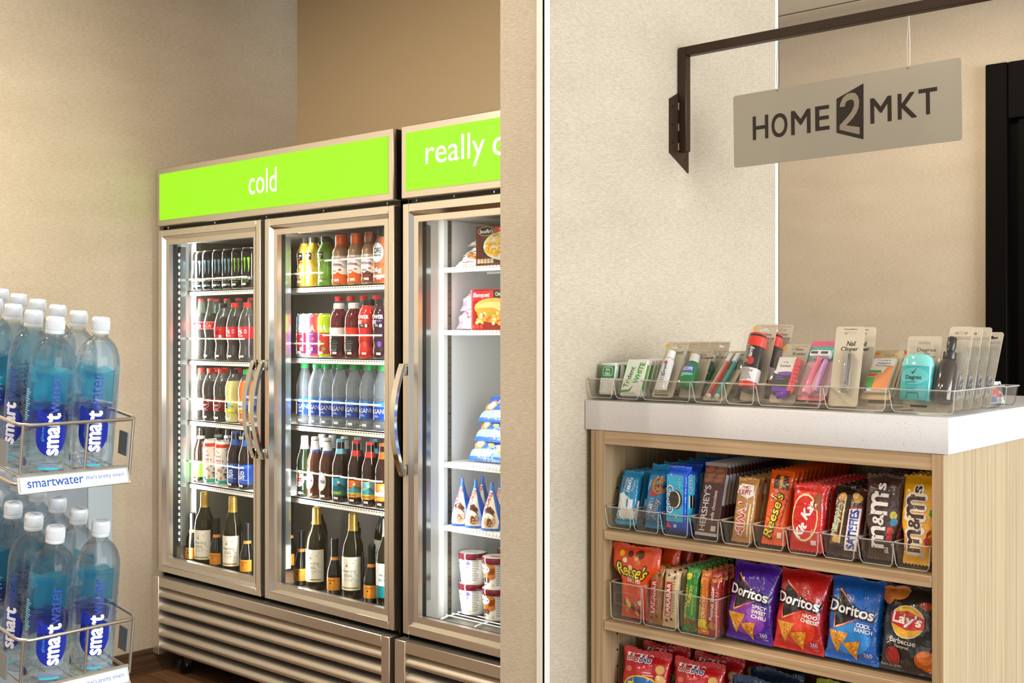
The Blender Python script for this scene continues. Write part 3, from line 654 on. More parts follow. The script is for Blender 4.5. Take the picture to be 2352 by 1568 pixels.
mini = Kind(bottle('sparkling_wine_bottle', mp_, DARKG, (.0125, .132, .196, BLACKFOIL, 'foil'), (.018, .062, paper('#e8962c'), 2.2), ml, .35, extra=lathe_part('neck_label', None, paper('#d98a3c'), .121, .133)), 'small wine bottle', 'small sparkling wine bottles on the cooler floor')
FZ = .4277
def floor_at(px, py, dy=.02): v = at(px, py, Z=FZ); q = min(1, 3.935 / abs(v.x - dy * .6)); return ((v.x - dy * .6) * q, (v.y + dy) * q, FZ)
for px, py, lb in ((470, 1287, 'gold-capped white wine bottle, leftmost behind the left door'), (535, 1305, 'gold-capped white wine bottle, right of centre behind the left door'), (722, 1354, 'gold-capped white wine bottle with cream label, left in the right door front row'), (806, 1374, 'gold-capped white wine bottle with cream label, middle of the right door')):
    wine.put(floor_at(px, py) if px > 600 else (_xat(px, 2.556), 2.556, FZ), lb, (0, 0, .1))
for px, py, lb in ((437, 1283, 'small orange-labelled sparkling wine, leftmost in the cooler'), (498, 1299, 'small orange-labelled sparkling wine between two large wines, left door'), (568, 1317, 'small orange-labelled sparkling wine at right edge of left door'), (687, 1345, 'small orange-labelled sparkling wine, leftmost behind the right door'), (764, 1367, 'small orange-labelled sparkling wine between two large wines, right door'), (849, 1386, 'small orange-labelled sparkling wine, rightmost behind the right door')):
    mini.put(floor_at(px, py) if px > 600 else (max(_xat(px, 2.562), -3.949), 2.562, FZ), lb, (0, 0, .1))
tealwine = Kind(bottle('wine_bottle', wp, OLIVE, (.0148, .232, .29, mat('#d8d4c8', .3, .5), 'foil'), (.03, .145, paper('#eef0ea'), 2.3), D(paper).r(-.04, .03, .04, .07, '#137a80').t('GOLD', 0, .09, .009, '#3a4a4a').t('Menage', 0, .105, .009, '#3c332a', shear=.3), .35, n=32), 'wine bottle', 'white wine bottles on the cooler floor')
v = floor_at(885, 1392); tealwine.put(v, 'wine bottle with teal band on its label, cut off by the right door frame', (0, 0, .1))
for x, y, lb in ((-3.62, 2.76, 'gold-capped wine bottle in the second row behind the left door'), (-3.38, 2.74, 'gold-capped wine bottle at far left behind the right door'), (-3.16, 2.88, 'gold-capped wine bottle standing back between the front two, right door'), (-2.92, 2.80, 'gold-capped wine bottle standing back at the right of the right door')): wine.put((x, y, FZ), lb, (0, 0, .1))
for x, y, lb in ((-3.78, 2.82, 'black-capped small wine behind the gold-capped left one'), (-3.55, 2.74, 'black-capped small wine behind the right one of the left door'), (-3.30, 2.86, 'black-capped small wine in the back row at left of right door'), (-3.20, 2.78, 'black-capped small wine behind the first gold-capped one, right door'), (-3.02, 2.92, 'black-capped small wine in the back row at middle of right door'), (-2.95, 2.93, 'black-capped small wine in the back row at right of right door')): mini.put((x, y, FZ), lb, (0, 0, .1))
# --- juice and coffee
jp = [(.025, 0), (.0285, .004), (.029, .02), (.0262, .03), (.0275, .036), (.0275, .06), (.0255, .075), (.0275, .09), (.029, .115), (.0285, .128), (.019, .146), (.0165, .152), (.0165, .168)]
def juice(main, band, inner, apple):
    d = D(gloss).r(-.024, .096, .02, .122, '#22170f').t('Minute', -.002, .114, .009, '#f4f0e6', w=.036, shear=.15).t('Maid', -.004, .103, .009, '#f4f0e6', w=.026, shear=.15)
    if apple: d.r(-.026, .088, .022, .096, '#a9d94a').e(-.006, .076, .012, .017, '#a4342a').e(-.007, .077, .010, .0155, '#f1efcf').e(-.010, .074, .0016, .003, '#4a3418').t('100%', 0, .045, .01, '#e6f4c8', w=.03).t('JUICE', 0, .03, .012, '#e6f4c8', w=.034)
    else: d.r(-.026, .084, .022, .094, '#e2641e').e(0, .055, .022, .026, '#e8e6da').p([(-.024, .032), (-.01, .072), (.016, .07), (.012, .036)], '#f3a31e').e(-.004, .05, .012, .015, '#f8bb3a').r(-.024, .075, .02, .083, '#b7d83a')
    return d
orj = Kind(bottle('juice_bottle', jp, mat('#bd8a20', .1, coat=.5), (.0172, .158, .178, mat('#4a4238', .15, trans=.4), 'screw'), None, juice(0, 0, 0, False), -.1), 'juice bottle', 'juice bottles on the top shelf, right door')
apj = Kind(bottle('juice_bottle', jp, mat('#639423', .1, coat=.5), (.0172, .158, .178, mat('#4a4238', .15, trans=.4), 'screw'), None, juice(0, 0, 0, True), -.1), 'juice bottle', 'juice bottles on the top shelf, right door')
line([orj, orj, apj], R1[:3], RZ[0], ['orange juice bottle at the left end of the right door top shelf', 'orange juice bottle, between the other orange one and the green one', 'green apple juice bottle beside the coffee bottles'], )
for k, p in enumerate(R1[:3]): orj.put((xat(p, YP), YP + .07, RZ[0]), 'juice bottle one place back, behind the %s juice from left' % ORD[k])
kp = [(.030, 0), (.0335, .005), (.034, .02), (.032, .03), (.0335, .038), (.0335, .1), (.032, .105), (.0325, .118), (.027, .13), (.0215, .14), (.0215, .17), (.0205, .178)]
def coffee(c, c2, word): return D(gloss).r(-.045, .008, .045, .038, c).p([(-.03, .037), (-.015, .045), (0, .038), (.012, .047), (.03, .037)], c).t('DUNKIN', 0, .090, .011, '#e8742a', w=.05, bold=.05).t('ICED COFFEE', .0, .071, .007, '#b2267e', w=.052, bold=.04).t(word, -.006, .05, .008, c, shear=.2).e(.02, .054, .006, .004, c2).lines(-.02, .02, .02, 2, .006, .0014, '#f4ece2').r(-.03, .0625, .02, .0635, '#b6afa6')
def mkcoffee(c, c2, word, capc): return Kind(bottle('coffee_bottle', kp, mat('#b08c66', .12, coat=.4), (.0225, .138, .178, gloss(capc), 'foil'), (.034, .103, gloss('#f1ede8')), coffee(c, c2, word), .1), 'coffee bottle', 'iced coffee bottles on the top shelf, right door')
ck = [mkcoffee('#e2601e', '#b5471c', 'original', '#f0651c'), mkcoffee('#e2601e', '#c8862e', 'caramel', '#f0651c'), mkcoffee('#6b3423', '#c8762e', 'mocha', '#8d4a30')]
line(ck, R1[3:6], RZ[0], ['iced coffee bottle with orange cap, left of the coffee bottles', 'iced coffee bottle with orange cap, middle of the coffee bottles', 'iced mocha coffee bottle with brown cap and brown label base'])
prp = [(.030, 0), (.034, .005), (.034, .12), (.031, .135), (.022, .155), (.0195, .16), (.0195, .186)]
prd = D(gloss).e(0, .105, .026, .034, '#f4f2ee').t('CORE', 0, .112, .018, '#1b1815', w=.038, bold=.04).t('POWER', 0, .094, .01, '#1b1815', w=.036, bold=.04).r(-.03, .06, .03, .068, '#d2562a').t('26g', 0, .045, .02, '#f4f2ee', w=.038, bold=.04).r(-.04, .01, .04, .018, '#b04a26')
protein = Kind(bottle('protein_shake_bottle', prp, gloss('#a9643e'), (.0202, .16, .188, mat('#1c1a19', .3), 'screw'), (.02, .03, gloss('#c9c2b8')), prd, .1), 'drink bottle', 'shakes on the top shelf, right door')
line([protein], R1[6:], RZ[0], ['brown protein shake bottle with white oval, cut off by the door frame'])
for k, p in enumerate(R1[3:6]): ck[k].put((xat(p, YP), YP + .075, RZ[0]), 'iced coffee bottle one place back, behind the %s coffee from left' % ORD[k])
# --- sparkling water cans, vitamin water, sports drink
def aha(top, bot, fruit): 
    d = D(gloss).r(-.11, .0125, .11, .088, bot).t('AHA', .0, .104, .024, '#f6f4f0', w=.05, bold=.03).r(-.02, .082, .02, .0835, '#f4d8d4').r(.008, .024, .018, .036, '#f6ece4')
    for x, z, r in fruit: d.e(x, z, r, r, '#5a6fb8' if bot == '#b81e2e' else '#e0503e' if bot == '#7a3aa6' else '#7cc02e').e(x, z, r * .6, r * .6, '#7d90d2' if bot == '#b81e2e' else '#f0806a' if bot == '#7a3aa6' else '#c5e46a')
    return d
ak = [Kind(can('sparkling_water_can', .157, .031, gloss(a), aha(a, b, f), .05), 'drink can', 'sparkling water cans on the second shelf, right door') for a, b, f in (('#8ba6cc', '#b81e2e', ((-.012, .05, .006), (.014, .064, .005), (-.02, .03, .006))), ('#e8485a', '#7a3aa6', ((.004, .038, .01), (-.02, .06, .006), (.018, .066, .007))), ('#b9dd18', '#cf3a28', ((-.006, .05, .012), (.016, .03, .007))))]
line(ak, R2[:3], RZ[1], ['sparkling water can in blue and red, left end of its shelf', 'sparkling water can in pink and purple', 'sparkling water can in lime green and red'])
vp = [(.028, 0), (.0325, .005), (.033, .085), (.0318, .09), (.033, .095), (.0335, .118), (.032, .14), (.026, .16), (.019, .168), (.0175, .172), (.0175, .19)]
def vit(top): return D(gloss).r(-.05, .082, .05, .106, top).r(-.02, .022, .028, .078, '#201c1a').t('vitamin', -.026, .058, .012, '#f2eeea', rot=90, w=.05).t('water', -.014, .096, .006, '#4a4542' if top == '#f1efec' else '#f6d8d2', rot=90).e(-.008, .07, .003, .003, '#f4f2f0' if top == '#f1efec' else '#e8402e').lines(-.012, .062, .022, 6, .006, .0013, '#8d8783').t('20 FL OZ', .002, .027, .004, '#e6e2de')
vk = [Kind(bottle('vitamin_water_bottle', vp, mat('#5c1018', .1, coat=.5), (.0190, .172, .192, mat('#f3f1ee', .35), 'screw'), None, vit(c), .15), 'drink bottle', 'flavoured waters on the second shelf, right door') for c in ('#f1efec', '#e23a26')]
line(vk, R2[3:5], RZ[1], ['dark red vitamin drink bottle with white label top', 'dark red vitamin drink bottle with red label top'])
op = [(.028, 0), (.0335, .006), (.034, .03), (.0315, .045), (.034, .06), (.0318, .08), (.0335, .095), (.0345, .12), (.0345, .145), (.03, .165), (.021, .178), (.0195, .182), (.0195, .2)]
def pw(c): return D(gloss).t('POWER', 0, .142, .013, '#f5f3f0', w=.052, bold=.06).t('ADE', -.014, .124, .013, '#f5f3f0', w=.03, bold=.06).r(.002, .126, .02, .131, c).r(-.02, .106, .026, .118, '#241c1a').r(.014, .107, .022, .117, '#f2eee8').lines(-.004, .114, .012, 2, .004, .0016, '#d8d2cc').e(-.018, .07, .008, .01, c).e(.012, .05, .008, .01, c)
ok_ = [Kind(bottle('sports_drink_bottle', op, mat(b, .1, coat=.5), (.0205, .182, .204, mat('#2a2322', .25, trans=.3), 'screw'), None, pw(c), .1), 'drink bottle', 'sports drinks on the second shelf, right door') for b, c in (('#c9241e', '#e8543e'), ('#2e1620', '#6a4a9a'))]
line(ok_, R2[5:], RZ[1], ['bright red sports drink bottle with white lettering', 'dark purple sports drink bottle, cut off by the right door frame'])
for k, p in enumerate([696, 728, 758, 787, 816, 847, 879]): red_cola.put((xat(p, YP), YP + .16, RZ[1]), 'cola bottle in the dim back row behind the %s drink of the shelf' % ORD[k])
# --- still water
WATER = water_mat('still_water', (.95, .98, 1.0), .5, 1.3, .10); GREENCAP = mat('#2fa352', .4)
dp = [(.019, 0), (.029, .004), (.0315, .012), (.027, .03), (.0312, .034), (.0312, .098), (.0295, .102), (.031, .108), (.0295, .116), (.0312, .124), (.0305, .14), (.029, .15), (.021, .178), (.0145, .196), (.0128, .202), (.0128, .214)]
dl = D(gloss).r(-.11, .084, .11, .097, '#2f74b8').r(-.11, .082, .11, .0835, '#8fc0e4').t('DASANI', 0, .066, .016, '#f4f8fc', w=.062, bold=.01).lines(-.008, .051, .01, 2, .004, .0016, '#cfe0f4')
stillw = Kind(bottle('water_bottle', dp, WATER, (.0145, .203, .220, GREENCAP, 'screw'), (.038, .097, gloss('#1c3f98')), dl, .05), 'water bottle', 'green-capped water bottles on the third shelf, right door')
for k, p in enumerate(R3):
    stillw.put((xat(p, YP), YP, RZ[2]), 'green-capped water bottle with dark blue label, %s from left in front row' % ORD[k], (0, 0, .25 - k * .03))
for k, p in enumerate(R3): stillw.put((xat(p, YP), YP + .08, RZ[2]), 'green-capped water bottle behind the %s front-row one' % ORD[k])
# --- beer, right door
GRB = mat('#24331a', .08, trans=.3, coat=.4)
st = D(gloss).e(0, .062, .024, .026, '#f2f0ec').r(-.03, .062, .03, .074, '#f2f0ec').r(-.022, .055, .022, .069, '#c22a26').t('STELLA', 0, .062, .006, '#f6f0ea', w=.034).e(0, .08, .009, .008, '#b98a34').t('ARTOIS', 0, .046, .006, '#c22a26', w=.03)
stella = Kind(beer(GRB, '#e8e6e0', None, st, [('#e6e6e4', .172, .219)], turn=.05), 'beer bottle', 'beers on the fourth shelf, right door')
ul = D(gloss).e(0, .066, .021, .034, '#f2f2f0').p([(-.021, .066), (-.014, .094), (.004, .099), (-.01, .082)], '#1f3f8c').t('ULTRA', 0, .064, .011, '#23262c', w=.034)
ultra = Kind(beer(mat('#4a260f', .1, coat=.5), '#e8e6e0', None, ul, [('#ece8e4', .174, .206), ('#2c4a98', .166, .174)], turn=.0), 'beer bottle', 'beers on the fourth shelf, right door')
def kona(sky, sea, sand, txt): return D(gloss).r(-.04, .06, .04, .083, sky).p([(-.04, .044), (-.02, .062), (0, .054), (.02, .066), (.04, .05), (.04, .04), (-.04, .04)], sea).r(-.04, .026, .04, .041, sand).t(txt, 0, .033, .009, '#f2e25a' if sand != '#f0c24a' else '#8a2a1a', w=.046, bold=.03).e(.016, .07, .005, .005, '#f6efc8')
kw = Kind(beer(mat('#2a1408', .1, coat=.5), '#5fb8d2', (.024, .085, gloss('#2d8aa0')), kona('#3aa6c6', '#1d5f78', '#2e7a4a', 'BIG WAVE'), [('#6fc0d4', .168, .186)]), 'beer bottle', 'beers on the fourth shelf, right door')
kl = [Kind(beer(mat('#2a1408', .1, coat=.5), '#d8342a', (.024, .085, gloss(c)), kona('#e8823a' if c == '#c8362a' else '#7cc4c8', '#3f9aa6', '#f0c24a', 'LONGBOARD'), [('#c8342a', .166, .186)]), 'beer bottle', 'beers on the fourth shelf, right door') for c in ('#c8362a', '#e8b24a')]
ko = Kind(beer(mat('#2a1408', .1, coat=.5), '#e2703a', (.024, .085, gloss('#e8702a')), kona('#f0a04a', '#f6efe2', '#e8702a', 'ISLAND'), [('#e2622a', .166, .19)]), 'beer bottle', 'beers on the fourth shelf, right door')
line([stella, ultra, ultra, kw, kl[0], kl[1], ko], R4, RZ[3], ['green beer bottle with white foil neck and red band label', 'amber beer bottle with white oval label, left of the two', 'amber beer bottle with white oval label, beside the teal-capped beer', 'amber beer bottle with teal cap and blue wave label', 'amber beer bottle with red cap and red label', 'amber beer bottle with red cap and yellow beach label', 'amber beer bottle with orange label, cut off by the right door frame'])
for k, (p, kd) in enumerate(zip(R4, (stella, stella, ultra, ultra, kw, kw, kl[0]))): kd.put((xat(p, YP), YP + .08, RZ[3]), 'beer bottle one place back, behind the %s beer of the right door' % ORD[k])
# ------------------------------------------------------------------ frozen goods
BZ = [1.558, 1.357, .931, .727]
for z in BZ: shelf(FB, -2.564, -1.86, z, 2.592, wire=True)
bz0 = .442
def brack():
    m = M(); x0, x1 = -2.56, -1.9
    for y in [2.60 + .028 * k for k in range(16)]: m.tube([(x0, y, bz0 - .004), (x1, y, bz0 - .004)], .002, WIRE, 6)
    for k in range(5):
        x = x0 + .008 + k * .148
        m.tube([(x, 3.05, bz0 - .008), (x, 2.60, bz0 - .008), (x, 2.575, bz0 - .010), (x, 2.565, bz0 - .016), (x, 2.562, bz0 - .026)], .0032, WIRE, 8)
    m.tube([(x0 + .008, 2.562, bz0 - .024), (x1, 2.562, bz0 - .024)], .0032, WIRE, 8)
    m.build('floor_rack', FB, loc=-Vector(FB.location))
brack()
def carton(name, w, d_, h, m, front, side=None, top=None):
    def mk():
        t = thing(name); b = M(); b.box(-w / 2, w / 2, 0, d_, 0, h, m, .0012)
        if front: front.emit(b, flat_front(-.0001))
        if side: side.emit(b, lambda u, v, o: (w / 2 + .0001 + o, u, v))
        b.build('box', t, ang=30); return t
    return mk
mac = D(gloss).r(-.1, .0, .1, .125, '#5a2a1a').e(.015, .058, .092, .05, '#2a1a10').e(.015, .06, .084, .045, '#e8e0d0')
rr = random.Random(3)
for k in range(85):
    a, q = rr.uniform(0, 6.28), rr.uniform(0, 1) ** .5; x, z = .015 + q * .076 * cos(a), .062 + q * .040 * sin(a); b_ = rr.uniform(0, 6.28)
    mac.e(x, z, .0085, .0055, rr.choice(['#f2b51c', '#f7c838', '#e8a012', '#fbd65a']), 9, b_, b_ + 6.27)
mac.r(-.02, .104, .1, .12, '#c2241c').t('MACARONI', .028, .112, .007, '#f6ece0', w=.06).e(-.055, .108, .036, .015, '#d8b46a').e(-.055, .108, .034, .0135, '#17100c').t("Stouffer's", -.055, .108, .012, '#f4ead6', w=.056, shear=.15)
for k in range(5): mac.r(-.094 + k * .014, .008, -.082 + k * .014, .022, '#c8b48a')
mx0 = at(1093, 600, Y=2.605).x
Kind(carton('frozen_meal_box', .20, .045, .125, gloss('#7a2a1c'), mac), 'food box', 'boxes in the freezer').put((mx0 + .1, 2.606, BZ[0]), 'macaroni and cheese box with black oval logo on the top freezer shelf')
piz = D(gloss).r(-.11, 0, .11, .149, '#8d1f1a').t("DIGIORNO", .02, .136, .018, '#f4ead6', w=.15, bold=.03).r(-.02, .108, .08, .126, '#e8b83a').t('PERSONAL', .03, .117, .009, '#7a1a14', w=.07).e(.03, .06, .09, .045, '#c98a3a').e(.03, .06, .08, .038, '#c8402a').e(-.06, .118, .02, .01, '#c87a3a')
Kind(carton('frozen_pizza_box', .22, .04, .150, gloss('#6a1714'), piz), 'food box', 'boxes in the freezer').put((mx0 + .19, 2.72, BZ[0]), 'dark red pizza box standing behind the macaroni box')
pot = D(gloss).r(-.095, 0, .095, .128, '#8d1c18').r(-.095, .092, .0, .122, '#d8262a').t('Banquet', -.05, .108, .018, '#f6f0ea', w=.07, shear=.2).r(.0, .1, .095, .124, '#2a2a22').t('Chicken Pot Pie', .05, .112, .011, '#f4efe2', w=.082).e(.0, .07, .08, .03, '#e0a850').e(.0, .066, .072, .022, '#efc67c').p([(-.075, .07), (-.06, .03), (.03, .018), (.05, .05), (.0, .07)], '#d8962f')
rr = random.Random(9)
for k in range(26): x, z = rr.uniform(-.07, .03), rr.uniform(.02, .052); pot.e(x, z, .007, .006, rr.choice(['#f0d08a', '#d8622a', '#e8e0b0', '#8aa83a', '#f2b04a']), 9)
pot.e(.072, .038, .021, .021, '#2a7ac0').t('FLAKY', .072, .05, .006, '#ffffff', w=.024).t('CRUST', .072, .04, .007, '#ffffff', w=.028).lines(.06, .032, .082, 2, .006, .002, '#d8ecf8')
for k in range(3): pot.r(-.09 + k * .016, .004, -.077 + k * .016, .016, '#d2463a')
px0 = at(1084, 700, Y=2.61).x
Kind(carton('frozen_pie_box', .19, .045, .128, gloss('#a8231e'), pot), 'food box', 'boxes in the freezer').put((px0 + .095, 2.606, BZ[1]), 'red chicken pot pie box on the second freezer shelf')
Kind(carton('ice_cream_bar_box', .13, .06, .135, gloss('#c98a2a'), D(gloss).r(-.065, .1, .065, .135, '#7a4a20').r(-.065, 0, .065, .05, '#a8401e')), 'food box', 'boxes in the freezer').put((at(1147, 900, Y=2.86).x + .066, 2.86, BZ[2]), 'amber box at the back of the third freezer shelf')
def sack(name, w, h, T, m, design=None, seed=1, amp=.003, seal=.012, pu=2.2, pv=2.4, step=.008, serr=.0008, nx=16, ny=20, taper=None):
    def mk():
        t = thing(name); b = M(); f0 = pouch_fn(w, h, T, pu, pv, seal, amp, seed); fn = f0
        if taper:
            def fn(u, v, o=0.0, side=-1):
                q = min(1, max(0, (v - taper[0]) / (taper[1] - taper[0]))); x, y, z = f0(u, v, o, side); return (x * (taper[2] + (1 - taper[2]) * q * q * (3 - 2 * q)), y, z)
        pouch(b, w, h, T, m, fn, nx, ny, serr)
        if design: design.emit(b, fn, step, .0004)
        b.build('bag', t, ang=70); return t
    return mk
pas = D(foil).e(0, .042, .032, .020, '#c8742e').e(-.008, .046, .016, .010, '#e6a04a').e(.026, .068, .016, .007, '#b9401e').lines(-.036, .014, .03, 2, .006, .002, '#a03a2a')
pk = Kind(sack('pastry_pack', .115, .085, .030, foil('#d9d4cd'), pas, 5, .005), 'frozen snack pack', 'wrapped pastries on the top freezer shelf')
for k, (x, y, z, a, b) in enumerate(((-2.492, 2.640, .004, -.95, .12), (-2.496, 2.665, .040, -1.1, -.1), (-2.488, 2.69, .074, -1.2, .1))):
    pk.put((x, y, BZ[0] + z), ['white crinkled pastry pack at the front of the top freezer shelf', 'white pastry pack lying on the front one', 'white and brown pastry pack on top of the pile'][k], (a, 0, b))
pin = D(foil).e(0, .038, .040, .022, '#efe4e4').e(.008, .036, .022, .012, '#c8243a').r(-.055, .060, .055, .074, '#c2186a').e(-.026, .034, .010, .009, '#f6f0f0').e(.028, .046, .010, .007, '#f6f0f0').p([(-.05, .01), (-.02, .016), (-.03, .03)], '#b98a9a').p([(.02, .012), (.05, .02), (.036, .03)], '#f4eef0')
pn = Kind(sack('frozen_snack_bag', .115, .082, .046, foil('#d7a6ba'), pin, 8, .006), 'frozen snack bag', 'pink snack bags on the second freezer shelf')
for k, (x, y, z, a) in enumerate(((-2.496, 2.640, .004, -.55), (-2.494, 2.655, .062, -.62))): pn.put((x, y, BZ[1] + z), ['pink and clear frozen snack bag, lower of the two', 'pink and clear frozen snack bag, upper of the two'][k], (a, 0, -.04))
blu = D(foil).r(-.078, .014, .078, .036, '#8cb8e6').e(-.046, .056, .026, .022, '#b98a52').e(-.046, .058, .017, .014, '#efe2c8').t('DRUMSTICK', .022, .078, .0155, '#f2ece4', w=.085, bold=.12, rot=6).t('DRUMSTICK', .022, .078, .014, '#c22c34', w=.083, bold=.03, rot=6).e(.05, .042, .022, .018, '#b98a52').e(.05, .044, .014, .011, '#efe2c8').r(-.008, .018, .018, .030, '#f2f4f8').e(.006, .052, .012, .007, '#e8c84a')
bb = Kind(sack('ice_cream_cone_bag', .160, .112, .036, foil('#2f62c4'), blu, 11, .003), 'ice cream bag', 'blue ice cream bags piled on the third freezer shelf')
for k, (x, y, z, a, rz) in enumerate(((-2.430, 2.655, .006, -.62, .06), (-2.262, 2.652, .006, -.62, -.04), (-2.424, 2.668, .068, -.66, -.05), (-2.256, 2.665, .068, -.62, .04), (-2.415, 2.685, .130, -.80, .08), (-2.248, 2.685, .130, -.75, .0))):
    bb.put((x, y, BZ[2] + z), ['blue cone bag at bottom left of the pile', 'blue cone bag at bottom right of the pile', 'blue cone bag in the middle layer, left', 'blue cone bag in the middle layer, right', 'blue cone bag on top of the pile, left', 'blue cone bag on top of the pile, right'][k], (a, 0, rz))
def cone():
    t = thing('ice_cream_cone'); b = M(); H_, n = .152, 28; vs, fs = [], []; rows = [(0, .036, .016), (.012, .037, .024), (.04, .033, .03), (.07, .026, .025), (.11, .013, .013), (.135, .006, .005), (.152, .0045, .0006)]
    for z, rx, ry in rows:
        for k in range(n): a = 2 * pi * k / n; c, s_ = sin(a), -cos(a); vs.append((rx * abs(c) ** .8 * (1 if c > 0 else -1), ry * s_, z))
    for j in range(len(rows) - 1):
        for k in range(n): a, q = j * n + k, j * n + (k + 1) % n; fs.append((a, q, q + n, a + n))
    fs.append(tuple(reversed(range(n)))); fs.append(tuple((len(rows) - 1) * n + k for k in range(n))); b.add(vs, fs, foil('#2f6ac0'))
    def fn(u, v, o):
        for (z0, a0, b0), (z1, a1, b1) in zip(rows, rows[1:]):
            if z0 <= v <= z1: q = (v - z0) / (z1 - z0); rx, ry = a0 + (a1 - a0) * q, b0 + (b1 - b0) * q; break
        x = max(-.98, min(.98, u / rx)); return (u, -(ry * (1 - abs(x) ** 2.5) ** .5) - o * 1.5 - .0006, v)
    d = D(foil, .0003).p([(-.031, .008), (.022, .008), (.027, .03), (.016, .07), (.002, .125), (-.004, .125), (-.022, .07), (-.03, .03)], '#efe3cd')
    d.e(-.004, .034, .021, .024, '#d8b083').e(-.006, .046, .014, .012, '#f4eee2').e(-.003, .028, .008, .014, '#8a4f26').p([(-.022, .062), (.0, .07), (.014, .056), (.012, .064), (0, .078), (-.02, .07)], '#5a3018').p([(-.024, .05), (-.01, .06), (.01, .05), (.012, .054), (-.01, .066)], '#6b3a1e')
    rr = random.Random(2)
    for k in range(22): d.e(rr.uniform(-.02, .014), rr.uniform(.012, .05), .0022, .0018, rr.choice(['#6b3a1a', '#e0b060', '#f6ecd8', '#a86a30']), 7)
    d.t('DRUMSTICK', -.007, .098, .011, '#c22c34', w=.05, rot=72, bold=.04)
    d.emit(b, fn, .005, .0003); b.build('wrapper', t, ang=60); return t
ck_ = Kind(cone, 'ice cream cone', 'wrapped cones standing on the fourth freezer shelf')
for k, (px, y, lb) in enumerate(((1051, 2.635, 'blue wrapped ice cream cone standing at the left of the shelf'), (1093, 2.635, 'blue wrapped ice cream cone, second from left in the front row'), (1131, 2.632, 'blue wrapped ice cream cone, third from left in the front row'), (1108, 2.72, 'blue wrapped ice cream cone standing in the second row'), (1150, 2.70, 'blue wrapped ice cream cone in the second row at right'))):
    ck_.put((max(xat(px, y), -2.520), y, BZ[3]), lb, (0, 0, .5))
Kind(carton('ice_cream_bar_box', .12, .05, .075, gloss('#ece8ee'), D(gloss).e(-.03, .04, .02, .014, '#a9a6d0').t('Haagen', -.03, .06, .008, '#5a2a3a', w=.04).lines(-.055, .03, .0, 3, .008, .002, '#b8b0c8')), 'food box', 'boxes in the freezer').put((at(1149, 1200, Y=2.605).x + .06, 2.605, BZ[3]), 'white ice cream box at the right of the cones')
tp = [(.037, 0), (.0375, .001), (.0445, .082), (.0445, .086)]
def tubdes(choc):
    d = D(gloss).r(-.14, .002, .14, .003, '#cfc6ba')
    if choc: d.e(.008, .055, .036, .026, '#c97a3e').p([(.008, .044), (.03, .05), (.032, .068), (.012, .066)], '#9a4f22').r(.012, .048, .028, .05, '#6a3214').r(.012, .056, .03, .058, '#6a3214').p([(-.024, .03), (-.012, .036), (-.004, .032), (-.006, .02), (-.016, .018)], '#6b3520').p([(-.008, .032), (.006, .038), (.012, .028), (.004, .018), (-.006, .022)], '#7d4026')
    else: d.e(.004, .05, .034, .02, '#e6def0').e(-.004, .046, .026, .012, '#f6f0e0').p([(.004, .068), (.022, .076), (.03, .066), (.016, .06)], '#7a78c0').p([(.01, .06), (.026, .056), (.018, .05)], '#8f8ccb').p([(-.02, .03), (-.006, .034), (.004, .024), (-.01, .022)], '#f2e6a0')
    d.e(-.012, .062, .027, .014, '#b9a27a').e(-.012, .062, .026, .0132, '#f8f5ee').t('Haagen-Dazs', -.012, .063, .0085, '#5a1f2c', w=.044, bold=.02).t('chocolate' if choc else 'vanilla', -.018, .013, .007, '#5a3a2a' if choc else '#8d88b8', w=.026)
    d.r(.034, .006, .062, .078, '#eeeae2').lines(.036, .074, .06, 12, .0056, .0018, '#4a4540', 5).r(.02, .008, .028, .016, '#d8c48a'); return d
def tub(choc):
    def mk():
        t = thing('ice_cream_tub'); m = M(); m.lathe(tp, gloss('#f4f0e8'), 32); tubdes(choc).emit(m, round_map(tp, -.1), .005, .0005); m.build('tub', t)
        l = M(); l.lathe([(.0465, .079), (.0475, .081), (.0475, .096), (.046, .0985), (.0445, .0975)], gloss('#6a1a2a'), 32, close=False); l.lathe([(.0447, .0972), (0, .0972)], gloss('#e9e2da'), 32, close=False)
        D(gloss).e(0, 0, .04, .04, '#efe8e0').e(0, -.004, .022, .014, '#c9a07a' if choc else '#dcd4e6').emit(l, flat_top(.0973)); l.build('lid', t); return t
    return mk
vt, ct = Kind(tub(False), 'ice cream tub', 'ice cream tubs on the freezer floor rack'), Kind(tub(True), 'ice cream tub', 'ice cream tubs on the freezer floor rack')
x1, x2 = -2.505, -2.398
vt.put((x1, 2.668, bz0), 'vanilla ice cream tub, lower of the left stack'); vt.put((x1, 2.668, bz0 + .0985), 'vanilla ice cream tub, upper of the left stack')
ct.put((x2, 2.664, bz0), 'chocolate ice cream tub, lower of the front right stack'); ct.put((x2, 2.664, bz0 + .0985), 'chocolate ice cream tub, upper of the front right stack')
ct.put((-2.455, 2.80, bz0), 'ice cream tub behind the chocolate stack, lower one'); ct.put((-2.455, 2.80, bz0 + .0985), 'ice cream tub behind the chocolate stack, upper one')
